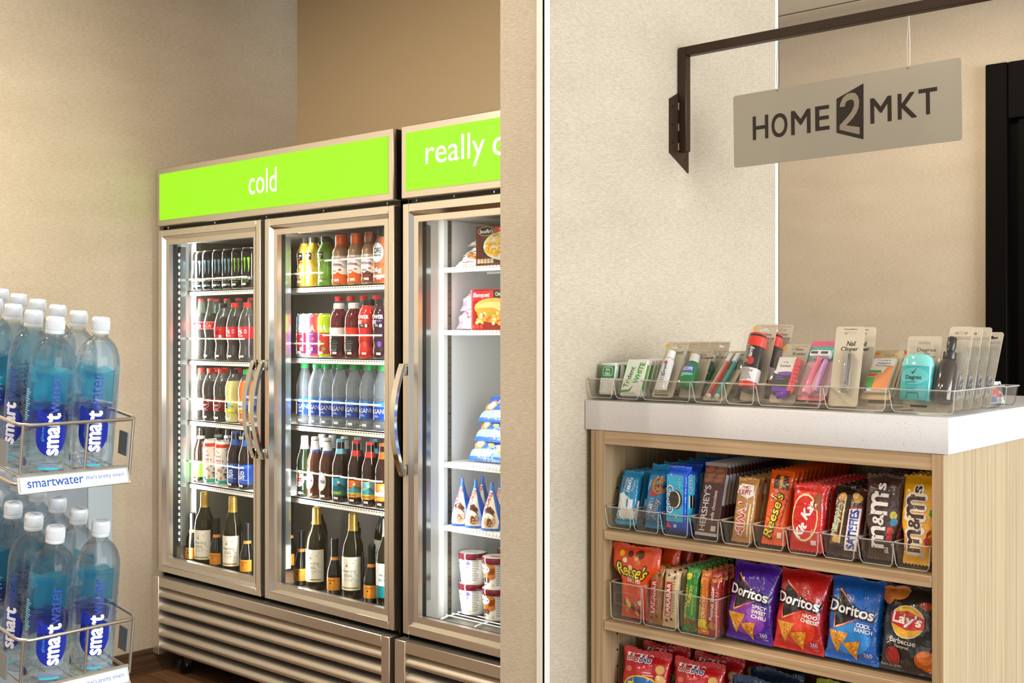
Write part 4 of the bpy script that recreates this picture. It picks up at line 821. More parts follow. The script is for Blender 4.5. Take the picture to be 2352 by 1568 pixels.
# ------------------------------------------------------------------ snack cabinet and counter
CY = 1.800
OAKV = wood('oak_upright', '#a58763', '#c5a781', 'Z'); OAKX = wood('oak_rail', '#a98a66', '#cbae88', 'X'); OAKP = wood('oak_end_panel', '#a28c6d', '#bba684', 'Z', .5); OAKB = wood('oak_inside', '#9a7f5a', '#bb9f78', 'Z', .5)
cab = thing('snack_cabinet', 'light oak open shelf cabinet full of snacks under the white counter', 'cabinet', (-1.01, 2.1, 0)); co = (1.01, -2.1, 0)
p = M(); p.box(-.682, -.664, CY, 2.50, .02, 1.1555, OAKP, .0008); p.v = p.v; p.build('side_panel', cab, loc=co)
p = M(); p.box(-.6822, -.6640, CY - .0012, CY - .0002, .02, 1.1555, OAKV); p.build('edge_band', cab, loc=co)
p = M(); p.box(-1.352, -1.334, CY, 2.50, .02, 1.1555, OAKB); 
for yy in (1.845, 2.087):
    for k in range(28): p.lathe([(.0024, 0), (.0024, .0005), (0, .0005)], BLACK, 8); p.v[-16 - 1 * 8:] = [(-1.334 + v[2], yy + v[0], .16 + k * .0325 + v[1]) for v in p.v[-16 - 8:]]
p.build('side_panel', cab, loc=co)
p = M(); p.box(-1.367, -1.3535, CY + .001, 2.5, .02, 1.1555, OAKV, .0008); p.build('filler_strip', cab, loc=co)
M().box(-1.352, -1.334, CY - .0012, CY - .0002, .02, 1.1555, OAKV).build('edge_band', cab, loc=co)
M().box(-1.334, -.682, 2.14, 2.15, .1, 1.1555, OAKB).build('back_panel', cab, loc=co)
M().box(-1.334, -.682, CY, CY + .02, 1.129, 1.1555, OAKX, .0006).build('top_rail', cab, loc=co)
M().box(-1.334, -.682, CY + .02, 2.14, 1.145, 1.1555, OAKB).build('top_panel', cab, loc=co)
SH = [.9595, .7805, .585]
for z in SH: M().box(-1.333, -.683, CY - .002, 2.139, z - .018, z, OAKX, .001).build('shelf', cab, loc=co)
M().box(-1.334, -.682, CY + .03, 2.14, .02, .1, OAKX).build('kick_board', cab, loc=co)
QZ = speckle('white_quartz', '#e4e1e0', '#c4b9b0')
CT = 1.2145
tag(M().box(-1.379, -.655, CY - .003, 2.53, 1.156, CT, QZ, .0018, 2).build('countertop'), 'thick white speckled quartz countertop on the oak cabinet', 'countertop')
# ------------------------------------------------------------------ clear bins
def rrect(x0, x1, y0, y1, r, n=4):
    pts = []
    for cx, cy, a0 in ((x1 - r, y0 + r, -pi / 2), (x1 - r, y1 - r, 0), (x0 + r, y1 - r, pi / 2), (x0 + r, y0 + r, pi)):
        for k in range(n + 1): a = a0 + pi / 2 * k / n; pts.append((cx + r * cos(a), cy + r * sin(a)))
    return pts
def bin_maker(wt, wb, d_, h, handle=False, flat=False):
    def mk():
        t = thing('clear_bin'); m = M(); w = .0016; rings = []
        def ring(x, y0, y1, z, r): rings.append([(a, b, z) for a, b in rrect(-x, x, y0, y1, r)])
        in_ = (wt - wb) / 2
        ring(wb / 2 - .003, in_ + .003, d_ - in_ - .003, .004, .006); ring(wb / 2, in_, d_ - in_, .010, .008); ring(wt / 2 - .0012, .0012, d_ - .0012, h - .003, .008); ring(wt / 2, 0, d_, h - .0025, .008); ring(wt / 2, 0, d_, h, .008)
        ring(wt / 2 - w - .0012, w + .0012, d_ - w - .0012, h, .007); ring(wb / 2 - w, in_ + w, d_ - in_ - w, .0095, .007); ring(wb / 2 - .0034, in_ + .0034, d_ - in_ - .0034, .0058, .006)
        K = len(rings[0]); vs = [p for r in rings for p in r]; fs = []
        for j in range(len(rings) - 1):
            for k in range(K): fs.append((j * K + k, j * K + (k + 1) % K, (j + 1) * K + (k + 1) % K, (j + 1) * K + k))
        fs.append(tuple(reversed(range(K)))); fs.append(tuple(range((len(rings) - 1) * K, len(rings) * K)))
        m.add(vs, fs, PLASTIC); m.build('tray', t, ang=50)
        for x in (-wb / 2 + .012, wb / 2 - .012):
            for y in (in_ + .014, d_ - in_ - .014): M().lathe([(.0035, .0004), (.0042, .0044)], PLASTIC, 10, (x, y, 0)).build('foot', t)
        q = M(); q.tube([(a, b, h - .0004) for a, b in rrect(-wt / 2, wt / 2, 0, d_, .008)], .0011, RIM_GLINT, 6, True); edge_glint = [(-wt / 2, -.0004, h - .002), (-wb / 2 - .0004, in_ - .0006, .0105), (-wb / 2 + .0035, in_ + .001, .0048), (wb / 2 - .0035, in_ + .001, .0048), (wb / 2 + .0004, in_ - .0006, .0105), (wt / 2, -.0004, h - .002)]; q.tube(edge_glint, .0008, RIM_GLINT, 6); q.build('rim', t)  # top rim, plus a pale front outline standing in for edge highlights
        if handle:
            q = M(); pts = []
            for k in range(24): a = 2 * pi * k / 24; pts.append((min(.026, max(-.026, .04 * cos(a))) , -.0008, h * .62 + .012 * sin(a)))
            q.tube(pts, .0011, BLISTER, 6, True); q.build('handle_rim', t)
        return t
    return mk
BW = .0635; top_c = [-1.3008, -1.2365, -1.171, -1.1055, -1.040, -.9745, -.909, -.8435, -.777, -.7168]
binK = Kind(bin_maker(.0615, .0535, .30, .046), 'bin', 'clear bins on the upper snack shelf')
names = ['marshmallow treats', 'blue cookie packs', 'bright blue sandwich cookies', 'brown chocolate bars', 'gold caramel bars', 'orange peanut butter cups', 'red wafer bars', 'two kinds of candy bars', 'brown candy bags', 'yellow candy bags']
for x, n_ in zip(top_c, names): binK.put((x, CY + .001, SH[0] + .0004), 'clear plastic bin holding %s on the upper shelf' % n_)
def rowof(kind, x, y, z, lean, n, pitch, front, behind, jitter=.0, dz=0, yaw=0.0, seed=0):
    r = random.Random(seed)
    for k in range(n):
        lb = front if k == 0 else behind % ORD[k]
        kind.put((x + r.uniform(-1, 1) * jitter, y + k * pitch, z + k * dz), lb, (-lean + r.uniform(-1, 1) * jitter * 3, r.uniform(-1, 1) * jitter * 4, yaw))
zb_ = SH[0] + .0075
# marshmallow treats
d = D(foil).p([(-.026, .01), (.026, .012), (.026, .05), (.01, .05), (-.008, .062), (-.026, .058)], '#f3f0ee').r(-.026, .004, .026, .013, '#3fc0d0').e(.006, .02, .018, .012, '#e9e6e6').t('RICE KRISPIES', -.006, .075, .005, '#f2f6f8', w=.034, rot=82).t('TREATS', .004, .078, .007, '#ffffff', w=.03, rot=82, bold=.05).t('Original', .014, .078, .005, '#e8f4fa', w=.02, rot=82).t("Kellogg's", -.013, .082, .005, '#d4303a', w=.02, rot=82, shear=.2).r(-.026, .062, -.02, .098, '#4ccad4')
kr = Kind(sack('marshmallow_treat', .047, .108, .024, foil('#2391c4'), d, 21, .0012, .008, 6, 8), 'snack bar', 'teal marshmallow treat packs')
rowof(kr, top_c[0] + .001, CY + .024, zb_ + .002, .28, 3, .029, 'teal and white marshmallow treat pack at front of leftmost bin', '%s marshmallow treat pack back in the leftmost bin', .002)
kr.put((top_c[0] + .002, CY + .16, zb_ + .003), 'teal treat pack standing taller at the back of the leftmost bin', (-.25, 0, .1))
# chocolate chip cookie packs
d = D(foil).t('Chips', -.006, .036, .012, '#f4ece4', w=.041, rot=78, bold=.11).t('Chips', -.006, .036, .012, '#223a78', w=.04, rot=78, bold=.04).t('Ahoy', .008, .036, .012, '#f4ece4', w=.037, rot=78, bold=.11).t('Ahoy', .008, .036, .012, '#223a78', w=.036, rot=78, bold=.04).t('!', -.001, .066, .008, '#d8382a', w=.022, bold=.12, rot=0)
d.e(.009, .082, .017, .017, '#c98a3e')
rr = random.Random(5)
for k in range(16): a, q = rr.uniform(0, 6.28), rr.uniform(0, .013); d.e(.009 + q * cos(a), .082 + q * sin(a), .0022, .0018, '#5a2f14', 7)
d.t('ORIGINAL', -.013, .082, .004, '#eef4f8', w=.024, rot=75).p([(-.022, .006), (-.012, .006), (-.02, .018)], '#d8322a').r(.008, .006, .016, .014, '#dbe6ee')
ch = Kind(sack('cookie_pack', .047, .125, .036, foil('#1f86c2'), d, 22, .0014, .010, 4, 5), 'cookie pack', 'blue chocolate chip cookie packs')
rowof(ch, top_c[1] + .001, CY + .030, zb_ + .002, .24, 5, .045, 'blue chocolate chip cookie pack at front of second bin', '%s blue chocolate chip cookie pack in second bin', .003)
# sandwich cookies
d = D(foil).t('OREO', -.011, .066, .0115, '#ffffff', w=.05, rot=90, bold=.14).t('OREO', -.011, .066, .0105, '#22397e', w=.048, rot=90, bold=.03)
d.e(.003, .066, .013, .018, '#2c2a22').e(.0005, .066, .012, .0165, '#f1ead2').e(-.0015, .066, .011, .0155, '#413a2c').t('6', .003, .034, .006, '#eaf4fa', bold=.05).lines(.008, .104, .012, 4, .005, .0012, '#bfe6f4').p([(-.018, .012), (-.006, .012), (-.016, .024)], '#e02a48').r(-.002, .013, .004, .019, '#bfe0f0')
sd = D(foil).t('OREO', -.002, .096, .0085, '#ffffff', w=.034, rot=90, bold=.12).t('OREO', -.002, .096, .0078, '#22397e', w=.033, rot=90, bold=.03).r(-.008, .05, -.004, .074, '#f4f2ea').r(-.004, .05, .004, .074, '#26241e').r(.004, .05, .006, .074, '#f4f2ea').r(.006, .05, .012, .074, '#26241e')
def oreo():
    t = thing('sandwich_cookie_pack'); b = M(); W_, T_, H_ = .046, .039, .128; n = 28; vs, fs = [], []
    rows = [(0, 1.06, .16), (.006, 1.02, .4), (.014, 1, 1), (.03, 1, 1), (.06, .985, .985), (.09, 1, 1), (.112, 1, 1), (.119, 1.0, .5), (.125, 1.05, .16), (H_, 1.06, .12)]
    def sup(a, q): c, s_ = cos(a), sin(a); return (abs(c) ** q * (1 if c > 0 else -1), abs(s_) ** q * (1 if s_ > 0 else -1))
    for z, fx, fy in rows:
        for k in range(n): x, y = sup(2 * pi * k / n, .45); vs.append((x * W_ / 2 * fx, y * T_ / 2 * fy, z))
    for j in range(len(rows) - 1):
        for k in range(n): a, q = j * n + k, j * n + (k + 1) % n; fs.append((a, q, q + n, a + n))
    fs.append(tuple(reversed(range(n)))); fs.append(tuple((len(rows) - 1) * n + k for k in range(n))); b.add(vs, fs, foil('#1f56d2'))
    e_ = D(foil).r(-.0185, .024, .0185, .112, '#3fb2da'); e2 = D(foil).r(-.0135, .024, .0135, .112, '#3fb2da')
    e_.sh += d.sh; e2.sh += sd.sh
    e_.emit(b, lambda u, v, o: (u, -(T_ / 2) - o - .0002, v), (None, .02), .0002); e2.emit(b, lambda u, v, o: (W_ / 2 + o + .0002, u, v), (None, .02), .0002)
    b.build('wrapper', t, ang=55); return t
ok2 = Kind(oreo, 'cookie pack', 'bright blue sandwich cookie packs')
rowof(ok2, top_c[2] - .003, CY + .026, zb_, .03, 7, .0435, 'bright blue sandwich cookie pack, at front of the third bin', '%s bright blue sandwich cookie pack from the front', .0012)
# chocolate bars
d = D(paper).p([(-.0225, .10), (.0225, .10), (.0225, .136), (-.0225, .136)], '#6a3b26')
for k in range(4):
    for j in range(2): x, z = -.018 + j * .02 + (k % 2) * .004, .1 + k * .009; d.p([(x, z), (x + .016, z + .004), (x + .014, z + .011), (x - .002, z + .007)], '#8d5236')
d.r(-.0234, .0005, .0234, .006, '#b9b4b0').r(-.0234, .132, .0234, .1385, '#a49d98').t("HERSHEY'S", -.011, .052, .013, '#cdc8c4', w=.085, rot=90, bold=.03).t('milk chocolate', .007, .058, .007, '#efe6dc', w=.056, rot=90, bold=.01).r(.008, .01, .018, .02, '#cfc4ba')
sd = D(paper).r(.001, .06, .010, .118, '#e8e6e6').r(.0033, .06, .0045, .118, '#4a2a24').r(.0072, .06, .0082, .118, '#4a2a24').r(0, .132, .011, .139, '#a49d98')
hb = Kind(carton('chocolate_bar', .0470, .011, .139, paper('#4a2320'), d, sd), 'chocolate bar', 'brown chocolate bars in an upright row')
rowof(hb, top_c[3] - .003, CY + .012, zb_ + .0045, .30, 17, .0132, 'brown milk chocolate bar facing out, at the front of its row', '%s brown chocolate bar from the front of its row', .0)
# caramel bars
d = D(foil).p([(-.018, .088), (-.01, .106), (.016, .104), (.018, .085), (.006, .078)], '#f4ece6').t('TWO', .0, .099, .005, '#c4302a', w=.018, bold=.05).t('LEFT', .0, .09, .008, '#c4302a', w=.026, bold=.06).t('TWIX', -.002, .042, .017, '#f7f0ea', w=.07, rot=-90, bold=.13).t('TWIX', -.002, .042, .0155, '#d3262a', w=.068, rot=-90, bold=.05).e(.0, .074, .008, .006, '#c48a4a').r(.012, .01, .015, .07, '#f0d6a0')
tw = Kind(sack('caramel_bar', .042, .118, .017, foil('#c08a46'), d, 23, .0009, .008, 5, 8), 'candy bar', 'gold caramel bars')
rowof(tw, top_c[4] + .002, CY + .018, zb_ + .001, .26, 9, .0222, 'gold caramel bar with red and white lettering at front of fifth bin', '%s gold caramel bar from the front of the fifth bin', .0015)
# peanut butter cups
d = D(foil).t("Reese's", -.005, .052, .019, '#3a1c0e', w=.082, rot=78, bold=.13, shear=.15).t("Reese's", -.005, .052, .017, '#f2da26', w=.08, rot=78, bold=.03, shear=.15).p([(-.012, .10), (.02, .098), (.016, .124), (-.01, .126)], '#5a2c14').r(-.002, .1, .006, .124, '#d8a04a').t('milk chocolate peanut butter cups', .015, .058, .0045, '#3a1c0e', w=.05, rot=80, bold=.03).r(.008, .012, .017, .022, '#f6dcc8')
re = Kind(sack('peanut_butter_cups', .047, .134, .013, foil('#ee5a12'), d, 24, .0008, .008, 6, 9, serr=.0012), 'candy pack', 'orange peanut butter cup packs')
rowof(re, top_c[5] + .0005, CY + .018, zb_ + .004, .30, 14, .0175, 'orange peanut butter cup pack with yellow script at front', '%s orange peanut butter cup pack from the front', .0012)
# wafer bars
d = D(foil).e(-.003, .058, .026, .042, '#f4dfa0').e(-.003, .058, .0235, .038, '#d8231c').t('Kit', -.010, .036, .015, '#ffffff', w=.027, rot=58, bold=.08, shear=.15).t('Kat', .004, .072, .015, '#ffffff', w=.033, rot=58, bold=.08, shear=.15).p([(.012, .078), (.026, .07), (.028, .098), (.016, .104)], '#9a4a22').t('King', .019, .078, .005, '#f0b23a', w=.014, rot=80).r(.012, .012, .022, .02, '#f4e2da')
kk = Kind(sack('wafer_bar', .062, .116, .015, foil('#e0241a'), d, 25, .0008, .008, 6, 9, serr=.0012), 'candy bar', 'red wafer bar packs')
rowof(kk, top_c[6] - .001, CY + .016, zb_ + .001, .16, 11, .0188, 'bright red wafer bar pack with white lettering at front', '%s red wafer bar pack from the front', .0012)
# two candy bars
d = D(foil).p([(-.014, .018), (-.002, .018), (.004, .09), (-.008, .096)], '#8d4a26').t('MilkyWay', -.004, .062, .012, '#f6f2ea', w=.06, rot=84, bold=.1).t('MilkyWay', -.004, .062, .0108, '#5fa22e', w=.059, rot=84, bold=.03).e(-.0, .1, .008, .008, '#e0a84a').p([(.003, .02), (.007, .02), (.008, .1), (.005, .1)], '#e8c98a').e(-.002, .026, .007, .006, '#e0b060')
mw = Kind(sack('candy_bar', .034, .122, .018, foil('#2c1c18'), d, 26, .0009, .008, 5, 8), 'candy bar', 'candy bars in the eighth bin')
rowof(mw, top_c[7] - .010, CY + .018, zb_ + .001, .34, 6, .025, 'dark candy bar with green lettering, left in the eighth bin', '%s dark wrapped candy bar behind the green-lettered one', .001)
d = D(foil).p([(-.013, .008), (.013, .008), (.013, .088), (-.013, .084)], '#b3242c').p([(-.0115, .011), (.0115, .011), (.0115, .084), (-.0115, .081)], '#f4f2f2').t('SATISFIES', .0, .047, .0155, '#2b3f9a', w=.066, rot=90, bold=.07).e(.002, .1, .009, .008, '#e0a84a').e(-.003, .106, .006, .006, '#f2d08a')
sn = Kind(sack('candy_bar', .031, .12, .019, foil('#4a2a1c'), d, 27, .0009, .008, 5, 8), 'candy bar', 'candy bars in the eighth bin')
sn.put((top_c[7] + .0165, CY + .017, zb_), 'candy bar with blue lettering on white, right in the eighth bin', (-.34, .0, 0)); sn.put((top_c[7] + .0175, CY + .042, zb_), 'candy bar just behind the blue-lettered one', (-.34, .0, 0))
# candy bags
def mm(bg, fill, out, extra):
    d = D(foil)
    for tx, zz, w_, h_ in (('m', .037, .034, .032), ('&', .066, .018, .022), ('m', .092, .034, .032), ("'s", .118, .018, .02)):
        d.t(tx, -.004, zz, h_, out, w=w_ * 1.12, rot=90, bold=.16)
    for tx, zz, w_, h_ in (('m', .037, .034, .030), ('&', .066, .018, .020), ('m', .092, .034, .030), ("'s", .118, .018, .018)): d.t(tx, -.004, zz, h_, fill, w=w_, rot=90, bold=.05)
    for x, z, c in extra: d.e(x, z, .006, .007, c, 14).e(x - .001, z + .002, .003, .003, c)
    d.r(.012, .012, .021, .022, '#d8cfc6'); return d
brd = mm(0, '#efe9e6', '#3a2019', ((.022, .075, '#d8cf3a'), (.024, .064, '#3f9ac8'), (.021, .05, '#d8442a'), (.022, .038, '#c8242a')))
brn = Kind(sack('candy_bag', .064, .142, .022, foil('#4a3029'), brd, 28, .0013, .011, 3, 4, serr=.0014, taper=(.035, .07, .72)), 'candy bag', 'brown candy bags in the ninth bin')
brn.put((top_c[8], CY + .021, zb_ + .003), 'brown candy bag with white lettering facing out, ninth bin', (-.17, 0, 0)); brn.put((top_c[8] + .003, CY + .053, zb_ + .003), 'brown candy bag half hidden behind the front one, ninth bin', (-.2, 0, -.05))
for k in range(3): brn.put((top_c[8] + (.001 if k % 2 else -.001), CY + .085 + k * .03, zb_ + .003), '%s brown candy bag standing back in the ninth bin' % ORD[k + 2], (-.2, 0, 0))
yd = mm(0, '#4a2416', '#f2ead8', ((.026, .084, '#3f9a2e'), (.027, .05, '#a8241c'), (.025, .038, '#c8342a'))); yd.e(-.026, .035, .004, .014, '#e0701c').t('PEANUT', -.026, .035, .004, '#f6ecd0', w=.022, rot=85)
ylw = Kind(sack('candy_bag', .063, .146, .024, foil('#f2b014'), yd, 29, .0015, .011, 3, 4, serr=.0014, taper=(.035, .07, .72)), 'candy bag', 'yellow candy bags in the tenth bin')
ylw.put((top_c[9], CY + .022, zb_ + .003), 'yellow candy bag with brown lettering facing out, tenth bin', (-.2, 0, 0))
for k in range(4): ylw.put((top_c[9], CY + .056 + k * .031, zb_ + .003), '%s yellow candy bag standing back in the tenth bin' % ORD[k + 1], (-.2, 0, 0))
# ------------------------------------------------------------------ middle shelf
mc = [-1.283, -1.205, -1.1215]; mwid = [.074, .076, .084]
for x, w_, n_ in zip(mc, mwid, ('orange snack mix bags', 'tan fruit and nut bars', 'green and red granola bars')):
    Kind(bin_maker(w_, w_ - .004, .29, .078, True), 'bin', 'tall clear bins on the middle snack shelf').put((x, CY + .002, SH[1] + .0004), 'tall clear bin with handle holding %s' % n_)
zm = SH[1] + .0075
d = D(foil).t("Reese's", -.002, .094, .026, '#3a1c0e', w=.082, bold=.12, shear=.12, rot=-4).t("Reese's", -.002, .094, .024, '#f2da26', w=.08, bold=.03, shear=.12, rot=-4).t('SNACK MIX', .006, .076, .009, '#f6d8c0', w=.05, bold=.05, rot=-3)
for x, z, r, c in ((-.03, .125, .007, '#e8c21c'), (-.008, .126, .007, '#4a2414'), (.014, .126, .010, '#5a2a14'), (.008, .118, .005, '#d89a4a'), (.014, .111, .005, '#c8823a'), (-.02, .113, .006, '#e8d8b0'), (-.006, .1, .006, '#e8d8b0'), (-.03, .03, .007, '#5a2a14'), (-.02, .034, .006, '#d8b26a'), (-.012, .028, .007, '#e0c21c'), (.0, .022, .008, '#4a2414'), (.014, .03, .007, '#c8965a'), (.024, .016, .008, '#5a3018'), (.03, .034, .006, '#e8d8b0'), (-.026, .014, .006, '#e0c21c'), (.01, .01, .006, '#e8d8b0')): d.e(x, z, r, r * .85, c, 12)
sm = Kind(sack('snack_mix_bag', .116, .142, .028, foil('#e2490f'), d, 31, .0022, .008, 3, 3, step=.01, taper=(.072, .102, .60)), 'snack bag', 'orange snack mix bags')
for k in range(5): sm.put((mc[0] + .009 + (.012 if k else 0) + .003 * k, CY + .024 + k * .045, zm + .001), 'orange snack mix bag with yellow script at the front left' if k == 0 else '%s orange snack mix bag behind the front one' % ORD[k], (-.03, 0, 0))
def bar_des(bg, band, txt, tc, dots):
    d = D(foil).r(-.010, .02, .004, .085, band).t(txt, -.003, .052, .009, tc, w=.06, rot=90, bold=.06).lines(.0055, .09, .0105, 14, .005, .0018, '#8d6a44')
    for x, z in dots: d.e(x, z, .003, .003, '#4a2814', 9)
    return d
dots = ((-.006, .012), (.006, .016), (-.006, .098), (.004, .104), (.008, .094))
lb1 = Kind(sack('fruit_nut_bar', .030, .112, .014, foil('#a8641e'), bar_des(0, '#c2241c', 'LARABAR', '#f6ece0', dots), 32, .0008, .008, 5, 8), 'snack bar', 'fruit and nut bars'); lb2 = Kind(sack('fruit_nut_bar', .036, .108, .015, foil('#d9ba8c'), bar_des(0, '#c2241c', 'LARABAR', '#f6ece0', dots), 33, .0008, .008, 5, 8), 'snack bar', 'fruit and nut bars')
rowof(lb1, mc[1] - .0185, CY + .016, zm, .12, 14, .0185, 'brown fruit and nut bar at the front left of the middle bin', '%s brown fruit and nut bar from the front, left column', .0008)
rowof(lb2, mc[1] + .0155, CY + .016, zm, .12, 13, .0195, 'tan fruit and nut bar at the front right of the middle bin', '%s tan fruit and nut bar from the front, right column', .0008)
gd = D(foil).e(-.006, .102, .007, .007, '#e8d81c').t('NATURE VALLEY', -.009, .052, .006, '#f2d81c', w=.07, rot=90, bold=.05).t('CRUNCHY', .0, .066, .007, '#f6e24a', w=.04, rot=80, bold=.05).r(.004, .03, .009, .07, '#7cc02e').e(.004, .012, .012, .01, '#7a4a22').e(-.004, .018, .008, .006, '#8d5a2c')
nv1 = Kind(sack('granola_bar', .029, .118, .016, foil('#2f8a2a'), gd, 34, .0008, .009, 5, 8, serr=.0014), 'granola bar', 'green granola bars')
gd2 = D(foil).r(-.012, .02, -.004, .1, '#f2c21c').t('NATURE VALLEY', -.008, .058, .006, '#2f6a22', w=.07, rot=90, bold=.05).t('CRUNCHY', .002, .05, .007, '#f8e8b0', w=.04, rot=90, bold=.04).e(.002, .016, .01, .012, '#f2d81c')
nv2 = Kind(sack('granola_bar', .023, .116, .016, foil('#e0741c'), gd2, 35, .0008, .009, 5, 8, serr=.0014), 'granola bar', 'orange granola bars')
gd3 = D(foil).t('Peanut Butter', -.003, .06, .008, '#f6ece0', w=.062, rot=90, bold=.05).lines(.004, .085, .009, 9, .006, .002, '#e0a08a').e(.0, .018, .007, .008, '#c88a4a').p([(-.012, .095), (.012, .1), (.012, .108), (-.012, .108)], '#d8843a')
nv3 = Kind(sack('granola_bar', .022, .116, .018, foil('#a8281c'), gd3, 36, .0008, .009, 5, 8, serr=.0014), 'granola bar', 'red granola bars')
rowof(nv1, mc[2] - .024, CY + .016, zm, .14, 12, .0198, 'green granola bar at the front left of the third tall bin', '%s green granola bar from the front of its column', .0008)
rowof(nv2, mc[2] + .0045, CY + .016, zm, .14, 5, .0198, 'orange granola bar between the green and red ones at front', '%s orange granola bar from the front of its column', .0008)
rowof(nv3, mc[2] + .0275, CY + .017, zm, .10, 11, .0215, 'red granola bar at the front right of the third tall bin', '%s red granola bar from the front of its column', .0008)
# chips
def dor(bg2, l1, l2=None, cx=0):
    d = D(foil, .0003).e(0, .04, .036, .028, bg2)
    d.p([(-.028, .118), (.016, .078), (-.030, .054)], '#211a1a')
    for a, b in (((-.028, .119), (.004, .094)), ((-.030, .053), (.026, .078)), ((-.030, .053), (-.0295, .082))):
        dx_, dz_ = b[0] - a[0], b[1] - a[1]; L_ = math.hypot(dx_, dz_); nx_, nz_ = -dz_ / L_ * .0022, dx_ / L_ * .0022
        d.p([(a[0] - nx_, a[1] - nz_), (a[0] + nx_, a[1] + nz_), b], '#e8622a')
        d.p([(a[0] - nx_ * .5, a[1] - nz_ * .5), (a[0] + nx_ * .5, a[1] + nz_ * .5), ((a[0] + b[0]) / 2, (a[1] + b[1]) / 2)], '#f6d8b0')
    d.t('Doritos', -.002, .086, .019, '#1c1616', w=.083, bold=.16, rot=-6).t('Doritos', -.002, .0865, .0175, '#f4f2f2', w=.081, bold=.05, rot=-6)
    z = .063
    for w_ in l1: d.t(w_, .024, z, .0062, '#f6eee6', w=.0055 * len(w_), bold=.07, rot=-5); z -= .0085
    for px, pz, s_, ro in ((-.022, .034, .026, .0), (.006, .022, .022, .25)):
        pts = [(px - s_ * .75, pz + s_ * .55), (px + s_ * .8, pz + s_ * .5), (px - s_ * .05, pz - s_ * .85)]
        pts = [(px + (x - px) * cos(ro) - (y - pz) * sin(ro), pz + (x - px) * sin(ro) + (y - pz) * cos(ro)) for x, y in pts]
        d.p(pts, '#e0962c'); rr = random.Random(int(s_ * 1000))
        for k in range(22):
            a, b = rr.random(), rr.random(); 
            if a + b > 1: a, b = 1 - a, 1 - b
            x = pts[0][0] + (pts[1][0] - pts[0][0]) * a + (pts[2][0] - pts[0][0]) * b; y = pts[0][1] + (pts[1][1] - pts[0][1]) * a + (pts[2][1] - pts[0][1]) * b
            d.e(x * .97 + px * .03, y * .97 + pz * .03, .0018, .0014, rr.choice(['#f2b84a', '#c8741c', '#d8501c', '#f4cf7a']), 7)
    return d.t('260', .032, .016, .0065, '#d8cdf0', bold=.03).lines(.026, .0105, .04, 2, .003, .001, '#cfc4e4')
def chips(c, des, seed): return Kind(sack('chip_bag', .0965, .142, .046, foil(c), des, seed, .0034, .010, 2.0, 2.6, step=.006, nx=24, ny=28, serr=.0), 'chip bag', 'chip bags on the middle snack shelf')
def sackback(x, y): return (x, y, SH[1] + .0075)
pur = chips('#4a1f96', dor('#8a3aa8', ('SPICY', 'SWEET', 'CHILI')), 41); red = chips('#c01c1c', dor('#dc3a20', ('NACHO', 'CHEESE')), 42); blue = chips('#1560b8', dor('#2c8ad8', ('COOL', 'RANCH')), 43)
LN = .22
pur.put(sackback(-1.026, 1.826), 'purple tortilla chip bag leaning back at the front of the shelf', (-LN, .02, -.02)); pur.put(sackback(-1.021, 1.90), 'purple chip bag leaning behind the front purple one', (-LN - .1, .05, .0))
red.put(sackback(-.9285, 1.826), 'red tortilla chip bag leaning back at the front of the shelf', (-LN, .02, .02)); red.put(sackback(-.922, 1.895), 'red chip bag leaning behind the front red one', (-LN - .1, -.02, .0))
blue.put(sackback(-.831, 1.828), 'blue tortilla chip bag leaning back at the front of the shelf', (-LN, .02, .02)); blue.put(sackback(-.828, 1.895), 'blue chip bag directly behind the front blue one', (-LN, .02, .0)); blue.put(sackback(-.824, 1.96), 'blue chip bag deepest of the three blue ones', (-LN, -.03, .0))
ld = D(foil, .0003).e(.0, .082, .030, .027, '#f4ead0').e(.0, .082, .0285, .0255, '#e8ac1c').e(.0, .088, .02, .016, '#f6cf3a').p([(-.031, .094), (.0, .1), (.03, .09), (.031, .074), (.0, .069), (-.03, .078)], '#c8202a').t("Lay's", .0, .084, .021, '#f8f4f0', w=.05, bold=.05, rot=-4, shear=.1).t('Barbecue', -.006, .05, .0085, '#f2efe8', w=.046, bold=.02, rot=-4).t('Flavored', -.006, .041, .005, '#d8d2c8', w=.026, rot=-4)
ld.e(-.040, .122, .014, .016, '#d8762a').e(-.022, .128, .018, .013, '#e08a3a', 16).e(.034, .024, .018, .017, '#d8661c').e(.032, .028, .012, .01, '#e8823a').e(-.022, .024, .013, .016, '#8d2420').e(-.022, .026, .008, .011, '#a8302a').t('POTATO CHIPS', -.028, .0085, .0042, '#cfc8bf', w=.034).t('230', .042, .010, .006, '#e8e2da', bold=.04).e(.03, .112, .012, .006, '#b8421c')
blk = chips('#2a2725', ld, 44)
blk.put(sackback(-.7335, 1.828), 'black barbecue chip bag with yellow and red round logo', (-LN, .0, -.02)); blk.put(sackback(-.7335, 1.895), 'black chip bag standing behind the front black one', (-LN, 0, .0))
